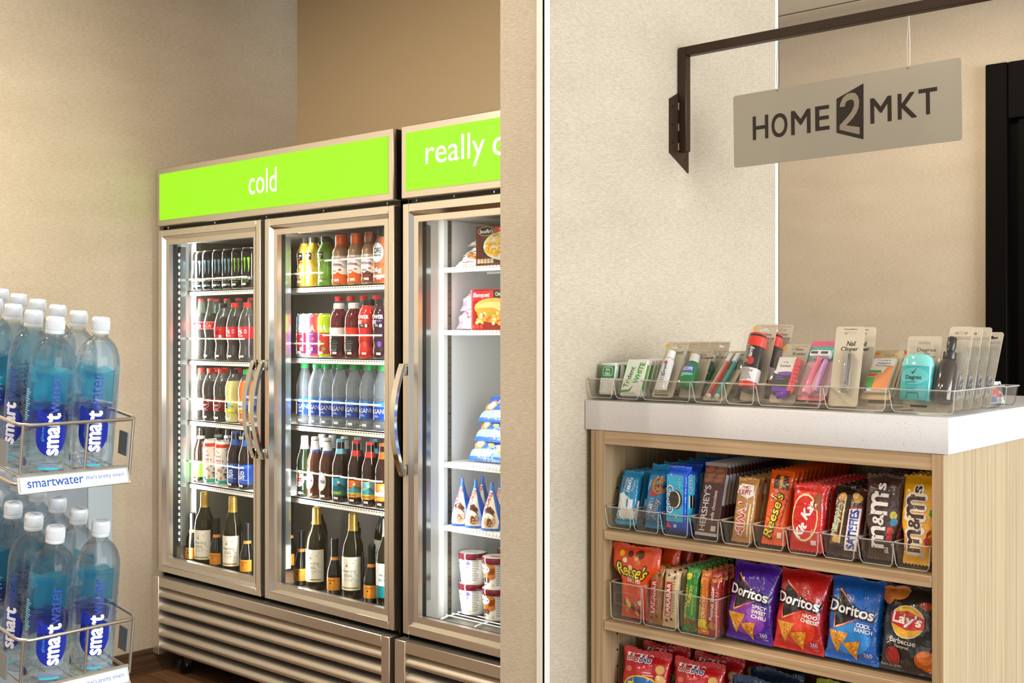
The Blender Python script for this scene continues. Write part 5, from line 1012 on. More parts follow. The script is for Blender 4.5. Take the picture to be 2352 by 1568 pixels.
# ------------------------------------------------------------------ lower shelf
d = D(foil, .0003).t('BIG', -.028, .120, .013, '#f4ece6', w=.026, bold=.12).t('BIG', -.028, .120, .012, '#b8202a', w=.025, bold=.03).t('BAG', .0, .120, .013, '#f4ece6', w=.026, bold=.12).t('BAG', .0, .120, .012, '#22408c', w=.025, bold=.03).e(-.002, .06, .044, .03, '#f2c21c').e(-.002, .06, .041, .027, '#1f6ab0').t('Ritz', -.002, .06, .026, '#f2d01c', w=.06, bold=.08).e(.036, .105, .009, .009, '#d8a24a').e(.038, .084, .011, .011, '#e0ae5a').e(.034, .09, .005, .005, '#f2cf8a').e(.028, .03, .012, .012, '#d8a24a').e(-.034, .098, .008, .005, '#e86a5a').lines(.0, .095, .024, 2, .005, .002, '#f0b8b0')
rb = Kind(sack('cracker_bag', .106, .137, .040, foil('#c0161c'), d, 51, .0032, .014, 2.2, 3, step=.008, nx=20, ny=24, serr=.001), 'cracker bag', 'red cracker bags on the lower snack shelf')
for k in range(4): rb.put((-1.262 + .008 * k, CY + .034 + k * .055, SH[2] + .002), ['red cracker bag at the front left of the lower shelf', 'red cracker bag second in the left column', 'red cracker bag third in the left column', 'red cracker bag last in the left column'][k], (-.14, 0, .12))
for k in range(4): rb.put((-1.147 + .010 * k, CY + .040 + k * .055, SH[2] + .0012 - .012 * (k == 0) * 0), ['red cracker bag at the front of the right column', 'red cracker bag second in the right column', 'red cracker bag third in the right column', 'red cracker bag last in the right column'][k], (-.14, 0, .10))
d = D(foil).r(-.05, .08, .05, .10, '#1a4a74').e(0, .05, .03, .02, '#4a86a8')
tb = Kind(sack('pretzel_bag', .11, .125, .036, foil('#123a5e'), d, 52, .003, .012, 2.2, 3), 'snack bag', 'dark blue snack bags on the lower snack shelf')
for k in range(2): tb.put((-1.026 + .0 * k, CY + .05 + k * .07, SH[2] + .002), ['dark blue snack bag at the front beside the red crackers', 'dark blue snack bag behind the front blue one'][k], (-.12, 0, .03))
d = D(foil)
for k in range(6): d.p([(-.055 + k * .02, .04), (-.045 + k * .02, .125), (-.035 + k * .02, .04)], '#dcd83a' if k % 2 else '#aeb41c')
yb = Kind(sack('popcorn_bag', .13, .130, .038, foil('#c6cc22'), d, 53, .003, .014, 2.2, 3), 'snack bag', 'lime yellow snack bags on the lower snack shelf')
for k in range(2): yb.put((-.895 + .02 * k, CY + .04 + k * .07, SH[2] + .002), ['lime yellow snack bag at the front of the lower shelf', 'lime yellow snack bag behind the front lime one'][k], (-.12, 0, .05))
# ------------------------------------------------------------------ counter display
CARD = '#cfc3ad'
def card_mesh(m, w, h, c, hole=True, th=.0009, r=.005, y=0.0):
    out = [(a, b) for a, b in rrect(-w / 2, w / 2, 0, h, r)]
    loops = [out]
    if hole:
        hy = h - .012; loops.append([(x, z + hy) for x, z in [(-.010, -.0022), (-.003, -.0022), (.003, -.0022), (.010, -.0022), (.011, 0), (.010, .0022), (.004, .0022), (.002, .0045), (-.002, .0045), (-.004, .0022), (-.010, .0022), (-.011, 0)]])
    flat = [p for l in loops for p in l]; tri = geometry.tessellate_polygon([[Vector((x, z, 0)) for x, z in l] for l in loops]); n = len(flat)
    vs = [(x, y, z) for x, z in flat] + [(x, y + th, z) for x, z in flat]; fs = [tuple(t) for t in tri] + [tuple(n + k for k in reversed(t)) for t in tri]; o = 0
    for l in loops:
        for k in range(len(l)): a, b = o + k, o + (k + 1) % len(l); fs.append((a, b, n + b, n + a))
        o += len(l)
    m.add(vs, fs, c)
def pack(name, w, h, design, product=None, blister=None, card=CARD, rough=.5, hole=True):
    """product(t): adds the goods; blister: (x0, x1, z0, z1, depth)"""
    def mk():
        t = thing(name); m = M(); card_mesh(m, w, h, mat(card, rough), hole)
        if design: design.emit(m, flat_front(0))
        m.build('card', t, ang=30)
        if product: product(t)
        if blister:
            x0, x1, z0, z1, dp_ = blister; b = M(); b.box(x0, x1, -dp_, -.0004, z0, z1, BLISTER, min(.004, dp_ * .4), 2); b.build('blister', t, ang=60)
        return t
    return mk
def vlathe(m, prof, mt, x, y, n=20, sy=1.0): m.lathe(prof, mt, n, (x, y, 0), sy)
cb = [(-1.3455, .064), (-1.2815, .062), (-1.1915, .114), (-1.099, .067), (-1.0325, .063), (-.936, .126), (-.8145, .113), (-.7005, .109)]
for k, ((x, w_), n_) in enumerate(zip(cb, ('white mint boxes', 'white gum packs', 'toothpaste and mouthwash', 'toothbrush packs', 'shaving foam', 'pads and pink razors', 'nail clippers and bandages', 'deodorant and hair spray'))):
    Kind(bin_maker(w_ - .002, w_ - .010, .245, .042), 'bin', 'clear trays along the countertop').put((x, CY + .001, CT + .0004), 'clear tray on the countertop holding %s' % n_)
Kind(bin_maker(.109, .099, .075, .040), 'bin', 'clear trays along the countertop').put((-.7005, CY + .2475, CT + .0004), 'short clear tray behind the hair spray tray at the counter end')
zc_ = CT + .0078
# mints
def mint():
    t = thing('mint_box'); m = M(); m.box(-.0175, .0175, 0, .014, 0, .0595, mat('#efece6', .15, coat=.4), .002, 2); d = D(gloss).r(-.0165, .003, .0165, .033, '#e4dfd6')
    rr = random.Random(3)
    for j in range(6):
        for k in range(6): d.e(-.0145 + k * .0058 + (j % 2) * .0026, .006 + j * .0049, .0027, .0024, rr.choice(['#faf8f4', '#f2efe9', '#ffffff']), 10)
    d.r(-.0165, .033, .0165, .058, '#2f8f4a').p(rrect(-.012, .012, .037, .056, .005), '#f2f6ee').p(rrect(-.0108, .0108, .0382, .0548, .004), '#2a8a44').t('tic', .0, .0505, .006, '#f4f8f2', w=.012, bold=.05).t('tac', .0, .0425, .006, '#f4f8f2', w=.014, bold=.05); d.emit(m, flat_front(0)); m.build('box', t, ang=50)
    M().box(-.0172, .0172, .0004, .0136, .0597, .0635, mat('#f6f4ef', .2), .001).build('lid', t); return t
rowof(Kind(mint, 'mint box', 'white mint boxes in the first countertop tray'), -1.349, CY + .026, zc_ + .0028, .16, 7, .0205, 'white and green mint box at the front of the leftmost tray', '%s mint box from the front of the leftmost tray', .0006)
d = D(gloss).p([(-.0235, .006), (.0235, .012), (.0235, .024), (-.0235, .062)], '#f6f6f2').p([(-.0235, .012), (.01, .03), (.004, .062), (-.0235, .072)], '#dfeed2').t('Trident', -.011, .038, .011, '#2c2a26', w=.044, rot=80, bold=.02).t('WHITE', .010, .047, .011, '#4aa52a', w=.044, rot=80, bold=.06).p([(-.0235, .004), (-.002, .008), (.004, .022), (-.004, .012), (-.0235, .010)], '#3f9a2a').r(-.016, .002, .012, .006, '#c8c4ba')
rowof(Kind(carton('gum_pack', .047, .010, .076, gloss('#eeebe2'), d, D(gloss).r(.002, .01, .008, .066, '#5fae3a')), 'gum pack', 'white gum packs in the second countertop tray'), -1.2815, CY + .012, zc_ + .0042, .42, 13, .0142, 'white and green gum pack at the front of the second tray', '%s gum pack from the front of the second tray', .0005)
# toothpaste
dots_ = lambda d, w, h: d.e(-w / 2 + .007, h - .008, .0045, .0045, '#e8b83a').t('Travel', .004, h - .0045, .0022, '#b9603a', w=.03, bold=0)
def tubeprod(t):
    m = M(); vs, fs = [], []; n = 20
    for z, rx, ry in ((.010, .0145, .0006), (.030, .0135, .005), (.070, .011, .0095), (.076, .0095, .0095), (.078, .006, .006)):
        for k in range(n): a = 2 * pi * k / n; vs.append((rx * sin(a), -.011 - ry * cos(a), z))
    for j in range(4):
        for k in range(n): a, b = j * n + k, j * n + (k + 1) % n; fs.append((a, b, b + n, a + n))
    fs += [tuple(reversed(range(n))), tuple(4 * n + k for k in range(n))]; m.add(vs, fs, gloss('#f3f1ee'))
    D(gloss, .0004).t('Crest', 0, .052, .0062, '#2a58a8', w=.026, rot=90, bold=.05).e(.0, .066, .004, .003, '#d8382a').lines(-.006, .045, .006, 6, .004, .0012, '#6a5aa0').emit(m, lambda u, v, o: (u, -.011 - (.005 + (v - .03) / .04 * .0045) * (1 - min(.95, abs(u) / .0125) ** 2) ** .5 - o - .0006, v)); m.build('tube', t, ang=50)
    c = M(); c.lathe([(.0085, .078), (.008, .094), (.0, .094)], gloss('#fbfaf8'), 20, (0, -.011, 0)); c.build('cap', t)
d = dots_(D(paper).t('Crest', .002, .099, .0085, '#1c1a17', w=.034, bold=.04, shear=.2).lines(-.012, .0925, .012, 1, .003, .001, '#6a6252').r(-.018, .003, .014, .006, '#5a5346'), .06, .122)
tpk = Kind(pack('toothpaste_pack', .048, .122, d, tubeprod, (-.02, .02, .006, .096, .024)), 'toothpaste pack', 'carded toothpaste in the third countertop tray')
for k in range(5): tpk.put((-1.2165, CY + .028 + k * .040, zc_ + .002), 'carded toothpaste at the front of the third tray' if k == 0 else '%s toothpaste card from the front of the third tray' % ORD[k], (-.52, 0, 0))
def mouthprod(t):
    pr = [(.010, .010), (.0165, .013), (.0175, .03), (.0165, .05), (.010, .062), (.0085, .068)]; m = M(); m.lathe(pr, mat('#27b05c', .06, trans=.55, ior=1.33), 24, (0, -.0185, 0), .8); m.build('bottle', t)
    l = M(); f = round_map([(r + .0004, z) for r, z in pr], 0, 0, .8); g = lambda u, v, o: (f(u, v, o)[0], f(u, v, o)[1] - .0185, v)
    D(gloss).r(-.014, .036, .014, .056, '#2a5fae').t('SCOPE', 0, .047, .007, '#f2f4f8', w=.022, bold=.05).p([(-.014, .03), (.014, .034), (.014, .038), (-.014, .038)], '#7cc8a0').emit(l, g, .004); l.build('label', t)
    c = M(); c.lathe([(.0095, .066), (.0092, .082), (.0, .082)], mat('#e9e9e6', .2), 20, (0, -.0185, 0)); c.build('cap', t)
d = dots_(D(paper).t('Scope', .012, .087, .008, '#1c1a17', w=.032, bold=.04, shear=.2), .062, .105)
mpk = Kind(pack('mouthwash_pack', .048, .105, d, mouthprod, (-.021, .021, .004, .088, .036)), 'mouthwash pack', 'carded mouthwash in the third countertop tray')
mpk.put((-1.1665, CY + .046, zc_ + .002), 'carded green mouthwash bottle in the third tray', (-.52, 0, 0)); mpk.put((-1.1665, CY + .105, zc_ + .002), 'second carded mouthwash behind the front one', (-.52, 0, 0))
# toothbrushes
def brushprod(t):
    for k, (x, c) in enumerate(((-.009, '#d8322a'), (.009, '#2aa6a0'))):
        m = M(); m.tube([(x, -.006, .006), (x, -.007, .02), (x * .9, -.006, .05), (x * .8, -.007, .09), (x * .8, -.007, .118)], .0042, gloss(c), 10); m.tube([(x, -.006, .003), (x, -.006, .0075)], .0046, gloss('#f4f2ee'), 10); m.box(x * .8 - .004, x * .8 + .004, -.014, -.009, .095, .117, gloss('#e8f2f4')); m.build('toothbrush', t)
d = dots_(D(paper).r(-.018, .085, .02, .112, '#8f8673').t('Oral', .0, .128, .006, '#1c1a17', w=.02, bold=.03), .056, .14)
bpk = Kind(pack('toothbrush_pack', .047, .138, d, brushprod, (-.019, .019, .004, .122, .016)), 'toothbrush pack', 'carded toothbrushes in the fourth countertop tray')
for k in range(6): bpk.put((-1.099, CY + .022 + k * .031, zc_ + .001), 'carded red and teal toothbrushes at the front of the fourth tray' if k == 0 else '%s toothbrush card from the front of the fourth tray' % ORD[k], (-.86, 0, 0))
# shaving foam
def foamprod(t):
    pr = [(.0155, .012), (.0175, .014), (.0175, .118), (.015, .121)]; m = M(); m.lathe(pr, gloss('#17110f'), 28, (0, -.0195, 0)); f = round_map(pr, 0); g = lambda u, v, o: (f(u, v, o)[0], f(u, v, o)[1] - .0195, v)
    dd = D(gloss).r(-.05, .026, .05, .052, '#e9e4e0').lines(-.013, .049, .013, 9, .0026, .0012, '#4a4440').r(-.05, .0145, .05, .026, '#d8261c').t('Foamy', .002, .078, .010, '#f2eeea', w=.03, rot=90, bold=.05).lines(-.012, .095, .0, 12, .003, .0016, '#bdb6b0').e(.004, .065, .006, .008, '#c8322a'); dd.emit(m, g, .004, .0003); m.build('can', t)
    c = M(); c.lathe([(.0178, .095), (.0178, .112), (.0165, .1215), (.0, .123)], gloss('#e8301c'), 28, (0, -.0195, 0)); c.build('cap', t)
    b = M(); b.lathe([(.0, .0125), (.0162, .0125), (.0168, .0145)], mat('#c9c4bc', .25, .8), 24, (0, -.0195, 0)); b.build('base_rim', t)
d = dots_(D(paper).t('Gillette', .004, .1315, .005, '#1c1a17', w=.022, shear=.2, bold=.03).t('Foamy', .004, .1225, .009, '#1c1a17', w=.036, bold=.02), .058, .152)
fpk = Kind(pack('shaving_foam_pack', .047, .152, d, foamprod, (-.021, .021, .006, .126, .038)), 'shaving foam pack', 'carded shaving foam in the fifth countertop tray')
fpk.put((-1.0325, CY + .044, zc_ + .002), 'carded shaving foam can with red cap at the front of its tray', (-.40, 0, 0)); fpk.put((-1.032, CY + .105, zc_ + .002), 'second carded shaving foam behind the front one', (-.40, 0, 0))
# pads
def padprod(t):
    m = M(); m.box(-.022, .012, -.012, -.0006, .014, .088, gloss('#4a4a48'), .002); dd = D(gloss).r(-.022, .055, .012, .087, '#f2efea').e(-.005, .056, .02, .006, '#f2efea').e(.0, .053, .017, .004, '#8d5ab8').t('U by', -.006, .076, .004, '#3a3632', w=.01).t('kotex', -.005, .069, .0052, '#2c2926', w=.02, bold=.02).lines(-.018, .046, .0, 2, .005, .0016, '#7a6ad0').r(-.02, .016, .01, .024, '#6a3ab8'); dd.emit(m, flat_front(-.0121)); m.build('box', t)
    q = M(); q.tube([(.016, -.010, .016), (.017, -.010, .082)], .0066, gloss('#e0525a'), 14)
    for k in range(6): q.tube([(.0162 + k * .0002, -.010, .026 + k * .008), (.0162 + k * .0002, -.010, .0275 + k * .008)], .0069, gloss('#b83a4a'), 14)
    q.build('wrapped_tube', t)
    q = M(); q.tube([(-.006, -.010, .008), (.012, -.010, .012)], .006, gloss('#7a2ac0'), 12); q.build('wrapped_tube', t)
d = dots_(D(paper).t('U by', .008, .110, .004, '#1c1a17', w=.012).t('Kotex', .008, .102, .0065, '#1c1a17', w=.026), .062, .122)
ppk = Kind(pack('sanitary_pack', .051, .122, d, padprod, (-.026, .026, .004, .096, .022)), 'sanitary pack', 'carded sanitary packs in the sixth countertop tray')
for k in range(3): ppk.put((-.9635, CY + .030 + k * .045, zc_ + .002), 'carded sanitary pack with red tube at front of the sixth tray' if k == 0 else '%s sanitary card from the front of the sixth tray' % ORD[k], (-.56, 0, 0))
# razors
def razprod(t):
    m = M(); m.tube([(-.005, -.008, .012), (-.005, -.012, .02), (-.004, -.011, .045), (-.001, -.010, .070), (.001, -.012, .082)], .0048, gloss('#f07a98'), 12); m.lathe([(.0, .004), (.0075, .006), (.009, .012), (.0075, .018), (.0, .021)], gloss('#f4a0b6'), 16, (-.005, -.011, 0)); m.build('razor_handle', t)
    h = M(); h.box(-.019, .019, -.018, -.004, .083, .096, mat('#e9ecec', .2), .003, 2); h.box(-.016, -.003, -.0184, -.0178, .087, .092, mat('#4a4a48', .3)); h.box(.003, .016, -.0184, -.0178, .087, .092, mat('#4a4a48', .3)); h.build('razor_head', t)
    s_ = M(); s_.tube([(.010, -.008, .014), (.011, -.010, .045), (.012, -.010, .078)], .0042, mat('#d8a0e0', .15), 10); s_.build('razor_handle', t)
d = D(paper).p([(-.031, .084), (.031, .084), (.031, .12), (-.031, .12)], '#58c0bc').p([(-.031, .112), (.031, .118), (.031, .126), (-.031, .126)], '#e87a94').r(-.028, .01, .028, .08, '#f2c8cc').t('Venus', .0, .105, .007, '#f4f6f4', w=.03, shear=.2, bold=.03)
rpk = Kind(pack('razor_pack', .052, .128, d, razprod, (-.026, .026, .003, .1, .024), '#ef9aa4', .3), 'razor pack', 'pink carded razors in the sixth countertop tray')
for k in range(4): rpk.put((-.9095, CY + .032 + k * .042, zc_ + .002 + (.006 if k == 0 else 0)), 'pink carded razor at the front of the sixth tray' if k == 0 else '%s pink razor card from the front of the sixth tray' % ORD[k], (-.62, 0, 0))
# nail clipper
def clipprod(t):
    m = M(); m.prism([(-.0055, .042), (.0045, .042), (.0055, .075), (.004, .096), (-.004, .096), (-.0065, .075)], mat('#dfe2e6', .1, 1.0), 'Y', -.006, -.003); m.build('clipper_body', t)
    l = M(); l.prism([(-.004, .036), (.0025, .036), (.0045, .08), (.004, .092), (-.002, .092), (-.0035, .07)], mat('#f2f4f6', .06, 1.0), 'Y', -.0095, -.007); l.lathe([(.003, 0), (.003, .007)], mat('#dfe2e6', .1, 1.0), 10); l.v[-20:] = [(v[0], -.010 + v[2], .088 + v[1]) for v in l.v[-20:]]; l.build('clipper_lever', t)
    c = M(); rr = random.Random(1)
    for k in range(7): a = rr.uniform(0, 6.28); c.tube([(rr.uniform(-.006, .006) + .002 * cos(b), -.006 + .0006 * sin(b * 3), .032 - k * .0012 + .002 * sin(b)) for b in [a + 2 * pi * q / 8 for q in range(8)]], .0005, mat('#c9cdd2', .1, 1.0), 5, True)
    c.build('bead_chain', t)
d = D(paper).t('Nail', .004, .110, .0085, '#15130f', w=.016, bold=.03, shear=.2).t('Clipper', .002, .0995, .0092, '#15130f', w=.031, bold=.03, shear=.2).t('Travel Basics', .0, .1355, .0024, '#3a342a', w=.024)
npk = Kind(pack('nail_clipper_pack', .052, .140, d, clipprod, (-.013, .013, .022, .097, .012)), 'nail clipper pack', 'carded nail clippers in the seventh countertop tray')
npk.put((-.8435, CY + .020, zc_ + .001), 'carded chrome nail clipper at the front of its tray', (-.24, 0, 0)); npk.put((-.836, CY + .046, zc_ + .001), 'second nail clipper card behind the front one', (-.26, 0, 0))
# bandages
def bandprod(t):
    m = M(); m.box(-.022, .020, -.007, -.0006, .012, .082, gloss('#efe9e0'), .001); dd = D(gloss).r(-.021, .062, .019, .081, '#f4efea').t('Antiseptic', .0, .077, .003, '#5a4a40', w=.024).t('Adhesive', .0, .071, .0035, '#4a3a30', w=.024).t('Bandages', .0, .0655, .0035, '#4a3a30', w=.026).r(-.021, .05, .0, .056, '#4aa84a').r(-.021, .043, -.004, .049, '#d84a3a').r(-.021, .018, -.008, .042, '#5ab04a').p([(-.008, .014), (.019, .014), (.019, .066), (.008, .064), (.002, .05), (-.008, .046)], '#ee9a62').r(-.021, .012, -.017, .022, '#3a4a9a'); dd.emit(m, flat_front(-.0071)); m.build('bandage_box', t)
d = D(paper).t('First Aid', .004, .092, .004, '#8d6a3a', w=.022).e(-.02, .096, .005, .003, '#e8843a')
dpk = Kind(pack('bandage_pack', .052, .104, d, bandprod, (-.024, .022, .010, .084, .010), '#c9b48e'), 'bandage pack', 'carded bandages in the seventh countertop tray')
for k in range(4): dpk.put((-.7905 + .0005 * k, CY + .030 + k * .026, zc_ + (.014 if k == 0 else .006)), 'carded bandage pack, uppermost at the front of its tray' if k == 0 else '%s bandage card from the front of its tray' % ORD[k], (-.66, 0, 0))
tr = D(paper).r(-.024, .086, .024, .098, '#d8301c').e(-.01, .091, .006, .004, '#f0a02a').e(.008, .09, .006, .004, '#f0a02a').r(-.024, .07, .024, .085, '#f2efe8')
Kind(pack('medicine_card', .054, .100, tr, None, None, '#c2a672'), 'medicine card', 'cards in the seventh countertop tray').put((-.800, CY + .150, zc_), 'tan card with red header standing behind the bandages', (-.3, 0, 0))
# deodorant
def deoprod(t):
    def slab(name, rows, mt, des=None):
        m = M(); n = 32; vs, fs = [], []
        for z, rx, ry in rows:
            for k in range(n): a = 2 * pi * k / n; c, s_ = sin(a), -cos(a); vs.append((rx * abs(c) ** .75 * (1 if c > 0 else -1), -.019 + ry * abs(s_) ** .75 * (1 if s_ > 0 else -1), z))
        for j in range(len(rows) - 1):
            for k in range(n): a, b = j * n + k, j * n + (k + 1) % n; fs.append((a, b, b + n, a + n))
        fs += [tuple(reversed(range(n))), tuple((len(rows) - 1) * n + k for k in range(n))]; m.add(vs, fs, mt)
        if des: des.emit(m, lambda u, v, o: (u, -.019 - .0145 * (1 - min(.97, abs(u) / .0265) ** 2.6) ** .38 - o - .0004, v), .004)
        m.build(name, t, ang=50)
    slab('deodorant_body', [(.010, .0245, .0135), (.012, .0265, .0145), (.045, .0265, .0145), (.050, .0255, .0138), (.066, .0262, .0143)], gloss('#2ab0b4'), D(gloss).e(0, .049, .023, .014, '#58c4c4').p([(-.006, .056), (-.002, .052), (.005, .064), (-.002, .056)], '#14434a').t('Degree', -.001, .046, .0085, '#14434a', w=.026, bold=.05).lines(-.014, .0385, .01, 1, .003, .0012, '#14434a').lines(-.02, .027, .012, 1, .003, .001, '#1d6a70').p([(-.012, .012), (-.010, .022), (.008, .022), (.010, .012), (.0085, .012), (.007, .0205), (-.009, .0205), (-.0105, .012)], '#14606a'))
    slab('deodorant_cap', [(.0662, .0262, .0143), (.074, .0255, .014), (.082, .022, .012), (.0865, .016, .0085), (.0885, .008, .004)], gloss('#7ed6d4'))
d = D(paper).t('Degree', .004, .098, .0075, '#2c2820', w=.032, shear=.1).lines(-.018, .0915, .022, 2, .005, .0012, '#5a5242').r(-.016, .002, .012, .0055, '#4a4436')
gpk = Kind(pack('deodorant_pack', .0575, .122, d, deoprod, (-.0275, .0275, .004, .108, .037)), 'deodorant pack', 'carded deodorant on the countertop')
gpk.put((-.7215, CY + .048, zc_ + .001), 'carded turquoise deodorant stick at the counter front corner', (-.20, 0, 0))
# hair spray
def sprayprod(t):
    m = M(); m.lathe([(.0145, .006), (.0155, .008), (.0155, .068), (.0125, .076), (.009, .079)], mat('#2a2018', .1, coat=.6), 28, (-.006, -.0175, 0)); m.build('bottle', t)
    c = M(); c.lathe([(.0095, .079), (.0105, .081), (.0105, .092), (.0065, .095), (.0065, .1), (.0075, .102), (.0075, .118), (.006, .120), (0, .120)], mat('#15120f', .25), 24, (-.006, -.0175, 0)); c.build('spray_pump', t)
    l = M(); l.prism([(.0098, .015), (.0178, .02), (.0178, .05), (.0105, .06)], mat('#e6e6ea', .35), 'Y', -.0035, -.0028); rr = random.Random(6); dd = D(paper)
    for k in range(16): x, z = rr.uniform(.0105, .0165), rr.uniform(.022, .048); dd.r(x, z, x + .001, z + .006, rr.choice(['#4a5a8a', '#8a94b8', '#2a3048']))
    dd.emit(l, flat_front(-.0036)); l.build('insert', t)
d = D(paper).p([(-.018, .129), (.018, .129), (.018, .1296), (-.018, .1296)], '#7a7060').p([(-.018, .1245), (.018, .1245), (.018, .1251), (-.018, .1251)], '#7a7060').t('TRESemme', .0, .127, .0026, '#4a4436', w=.032, bold=.0)
for k in range(16): d.p([(.006, .062 + k * .003), (.009 + .010 * (1 - abs(k - 9) / 9), .062 + k * .003), (.009 + .010 * (1 - abs(k - 9) / 9), .0635 + k * .003), (.006, .0635 + k * .003)], '#ece8e0')
hpk = Kind(pack('hair_spray_pack', .039, .148, d, sprayprod, (-.019, .0185, .002, .124, .035)), 'hair spray pack', 'carded hair spray at the counter end')
for k, (y, dz_) in enumerate(((.046, .001), (.090, .0), (.135, -.0), (.180, -.0))): hpk.put((-.6725, CY + y, zc_ + dz_ + .0005), ['carded dark hair spray bottle at the counter end, front one', 'second hair spray card from the counter front', 'third hair spray card from the counter front', 'hair spray card deepest in the end tray'][k], (-.42 - (.0 if k < 3 else .12), 0, 0))
sp_ = D(foil).p([(-.02, .01), (.0, .034), (.02, .012)], '#d8304a').p([(.002, .03), (.02, .036), (.02, .016)], '#2a2a30').r(-.02, .002, .0, .012, '#3a62a8')
swp = Kind(sack('sewing_kit_packet', .046, .040, .008, foil('#c8ccd6'), sp_, 61, .001, .004), 'small packet', 'small packets in the short rear tray')
for k in range(3): swp.put((-.728 + k * .026, CY + .285 + (k % 2) * .012, zc_), ['small silver packet at left in the short rear tray', 'small silver packet in the middle of the short rear tray', 'small red and black packet at right in the short rear tray'][k], (-.25, 0, 1.2 if k == 2 else .1))
# ------------------------------------------------------------------ hanging sign
BRONZE = mat('#3a2718', .4, .25); SY = 2.135
br = thing('sign_bracket', 'dark bronze square-tube bracket arm fixed to the pale stub wall', 'bracket', (-1.378, 2.14, 1.8)); bo = (1.378, -2.14, -1.8)
m = M(); m.prism([(2.102, 1.747), (2.178, 1.709), (2.178, 1.904), (2.102, 1.866)], BRONZE, 'X', -1.3795, -1.3765)
for y, z in ((2.112, 1.85), (2.112, 1.81), (2.112, 1.77), (2.166, 1.738)): m.lathe([(.0028, 0), (.0028, .001), (0, .001)], mat('#2a1c12', .3, .4), 8); m.v[-24:] = [(-1.3765 + v[2], y + v[0], z + v[1]) for v in m.v[-24:]]
m.build('wall_plate', br, loc=bo)
M().box(-1.3763, -1.357, SY, SY + .020, 1.752, 1.9838, BRONZE, .0012).build('post', br, loc=bo); M().box(-1.357, -.60, SY, SY + .020, 1.9638, 1.9838, BRONZE, .0012).build('arm', br, loc=bo)
for z in (1.853, 1.806, 1.763):
    w_ = M(); 
    for k in range(5): w_.lathe([(.0, -.0024), (.0022, 0), (0, .0024)], mat('#a89a88', .3, .8), 8, (-1.3755, SY - .001, z + (k - 2) * .0034))
    for k in range(1): w_.tube([(-1.3755, SY - .001, z - .008), (-1.3755, SY - .001, z + .008)], .0016, mat('#8d7f6e', .3, .8), 8)
    w_.fix = True; w_.build('weld_bead', br, loc=bo)
def sign_mat():
    mm_ = bpy.data.materials.new('frosted_sign'); mm_.use_nodes = True; nt = mm_.node_tree; N, L = nt.nodes, nt.links
    b = N['Principled BSDF']; b.inputs['Base Color'].default_value = lin('#b6ad9a'); b.inputs['Roughness'].default_value = .3; b.inputs['Metallic'].default_value = .25
    t_ = N.new('ShaderNodeBsdfTransparent'); x = N.new('ShaderNodeMixShader'); x.inputs[0].default_value = .09
    L.new(b.outputs[0], x.inputs[1]); L.new(t_.outputs[0], x.inputs[2]); L.new(x.outputs[0], N['Material Output'].inputs[0]); return mm_
x0, x1 = at(1685, 218, Y=SY + .008).x, at(2209, 128, Y=SY + .008).x; sx, szc, SH_, roll = (x0 + x1) / 2, 1.7845, .155, RD(-.78)
sg = thing('hanging_sign', 'grey rectangular hanging sign with dark lettering and a boxed numeral', 'sign', (sx, SY + .008, szc), (0, roll, 0))
m = M(); m.prism(rrect(-(x1 - x0) / 2, (x1 - x0) / 2, -SH_ / 2, SH_ / 2, .006), sign_mat(), 'Y', 0, .003); sp0 = m.build('sign_panel', sg)
INK = mat('#2a1b10', .45); d = D(lambda c: INK if c == 'k' else sp0.data.materials[0], .0003)
def sxz(px, py): v = at(px, py, Y=SY + .008); q = Vector((v.x - sx, v.z - szc)); return (q.x * cos(roll) - q.y * sin(roll), q.x * sin(roll) + q.y * cos(roll))
for ch_, xa, xb, ym in (('H', 1730, 1764, 292.5), ('O', 1773, 1808, 287.5), ('M', 1818, 1861, 280), ('E', 1873.5, 1904.5, 271), ('M', 2000, 2047, 252), ('K', 2063, 2105, 242.5), ('T', 2111, 2152, 232.5)):
    a, b = sxz(xa, ym), sxz(xb, ym); d.t(ch_, (a[0] + b[0]) / 2, (a[1] + b[1]) / 2, .0485, 'k', w=b[0] - a[0], bold=.028)
d.p([sxz(1921.5, 305), sxz(1983.5, 320), sxz(1983.5, 191.5), sxz(1921.5, 227)], 'k')
dm = M(); d.emit(dm, flat_front(-.0002)); dm.build('lettering', sg, smooth=False)
two = [sxz(x, y) for x, y in ((1929, 246), (1931, 236), (1937, 224), (1946, 216), (1956, 213), (1965, 214), (1971, 221), (1974, 232), (1973, 246), (1968, 259), (1960, 271), (1944, 288), (1975, 292), (1975, 309), (1929, 298), (1929, 288), (1948, 267), (1957, 255), (1962, 243), (1962, 234), (1959, 229), (1953, 229), (1946, 232), (1942, 238), (1941, 245))]
q = M(); D(lambda c: mat('#9d907c', .35, .2), .0006).p(two, 'n').emit(q, flat_front(-.0004)); q.build('numeral', sg, smooth=False)
for px, cc, w_ in ((1787, '#4a4238', .0004), (2087, '#e2d8c6', .0008)):
    xx = at(px, 100, Y=SY + .009).x - sx; c = M(); ztop_ = 1.9628 - szc - .0136 * xx; zb2 = SH_ / 2 - .004
    for s_ in (-1, 1): c.tube([(xx + s_ * .0012, .009 - .003, ztop_ + .0), (xx + s_ * .0008, .006, ztop_ - .012), (xx + s_ * .0028, .0045, (ztop_ + zb2) / 2), (xx + s_ * .0022, .0035, zb2 + .012), (xx, .0032, zb2 - .003)], w_, mat(cc, .6), 6)
    c.lathe([(.0016, -.0006), (.0016, .0006)], mat('#6a6052', .4), 8, (xx, -.0006, zb2)); c.build('cord', sg)
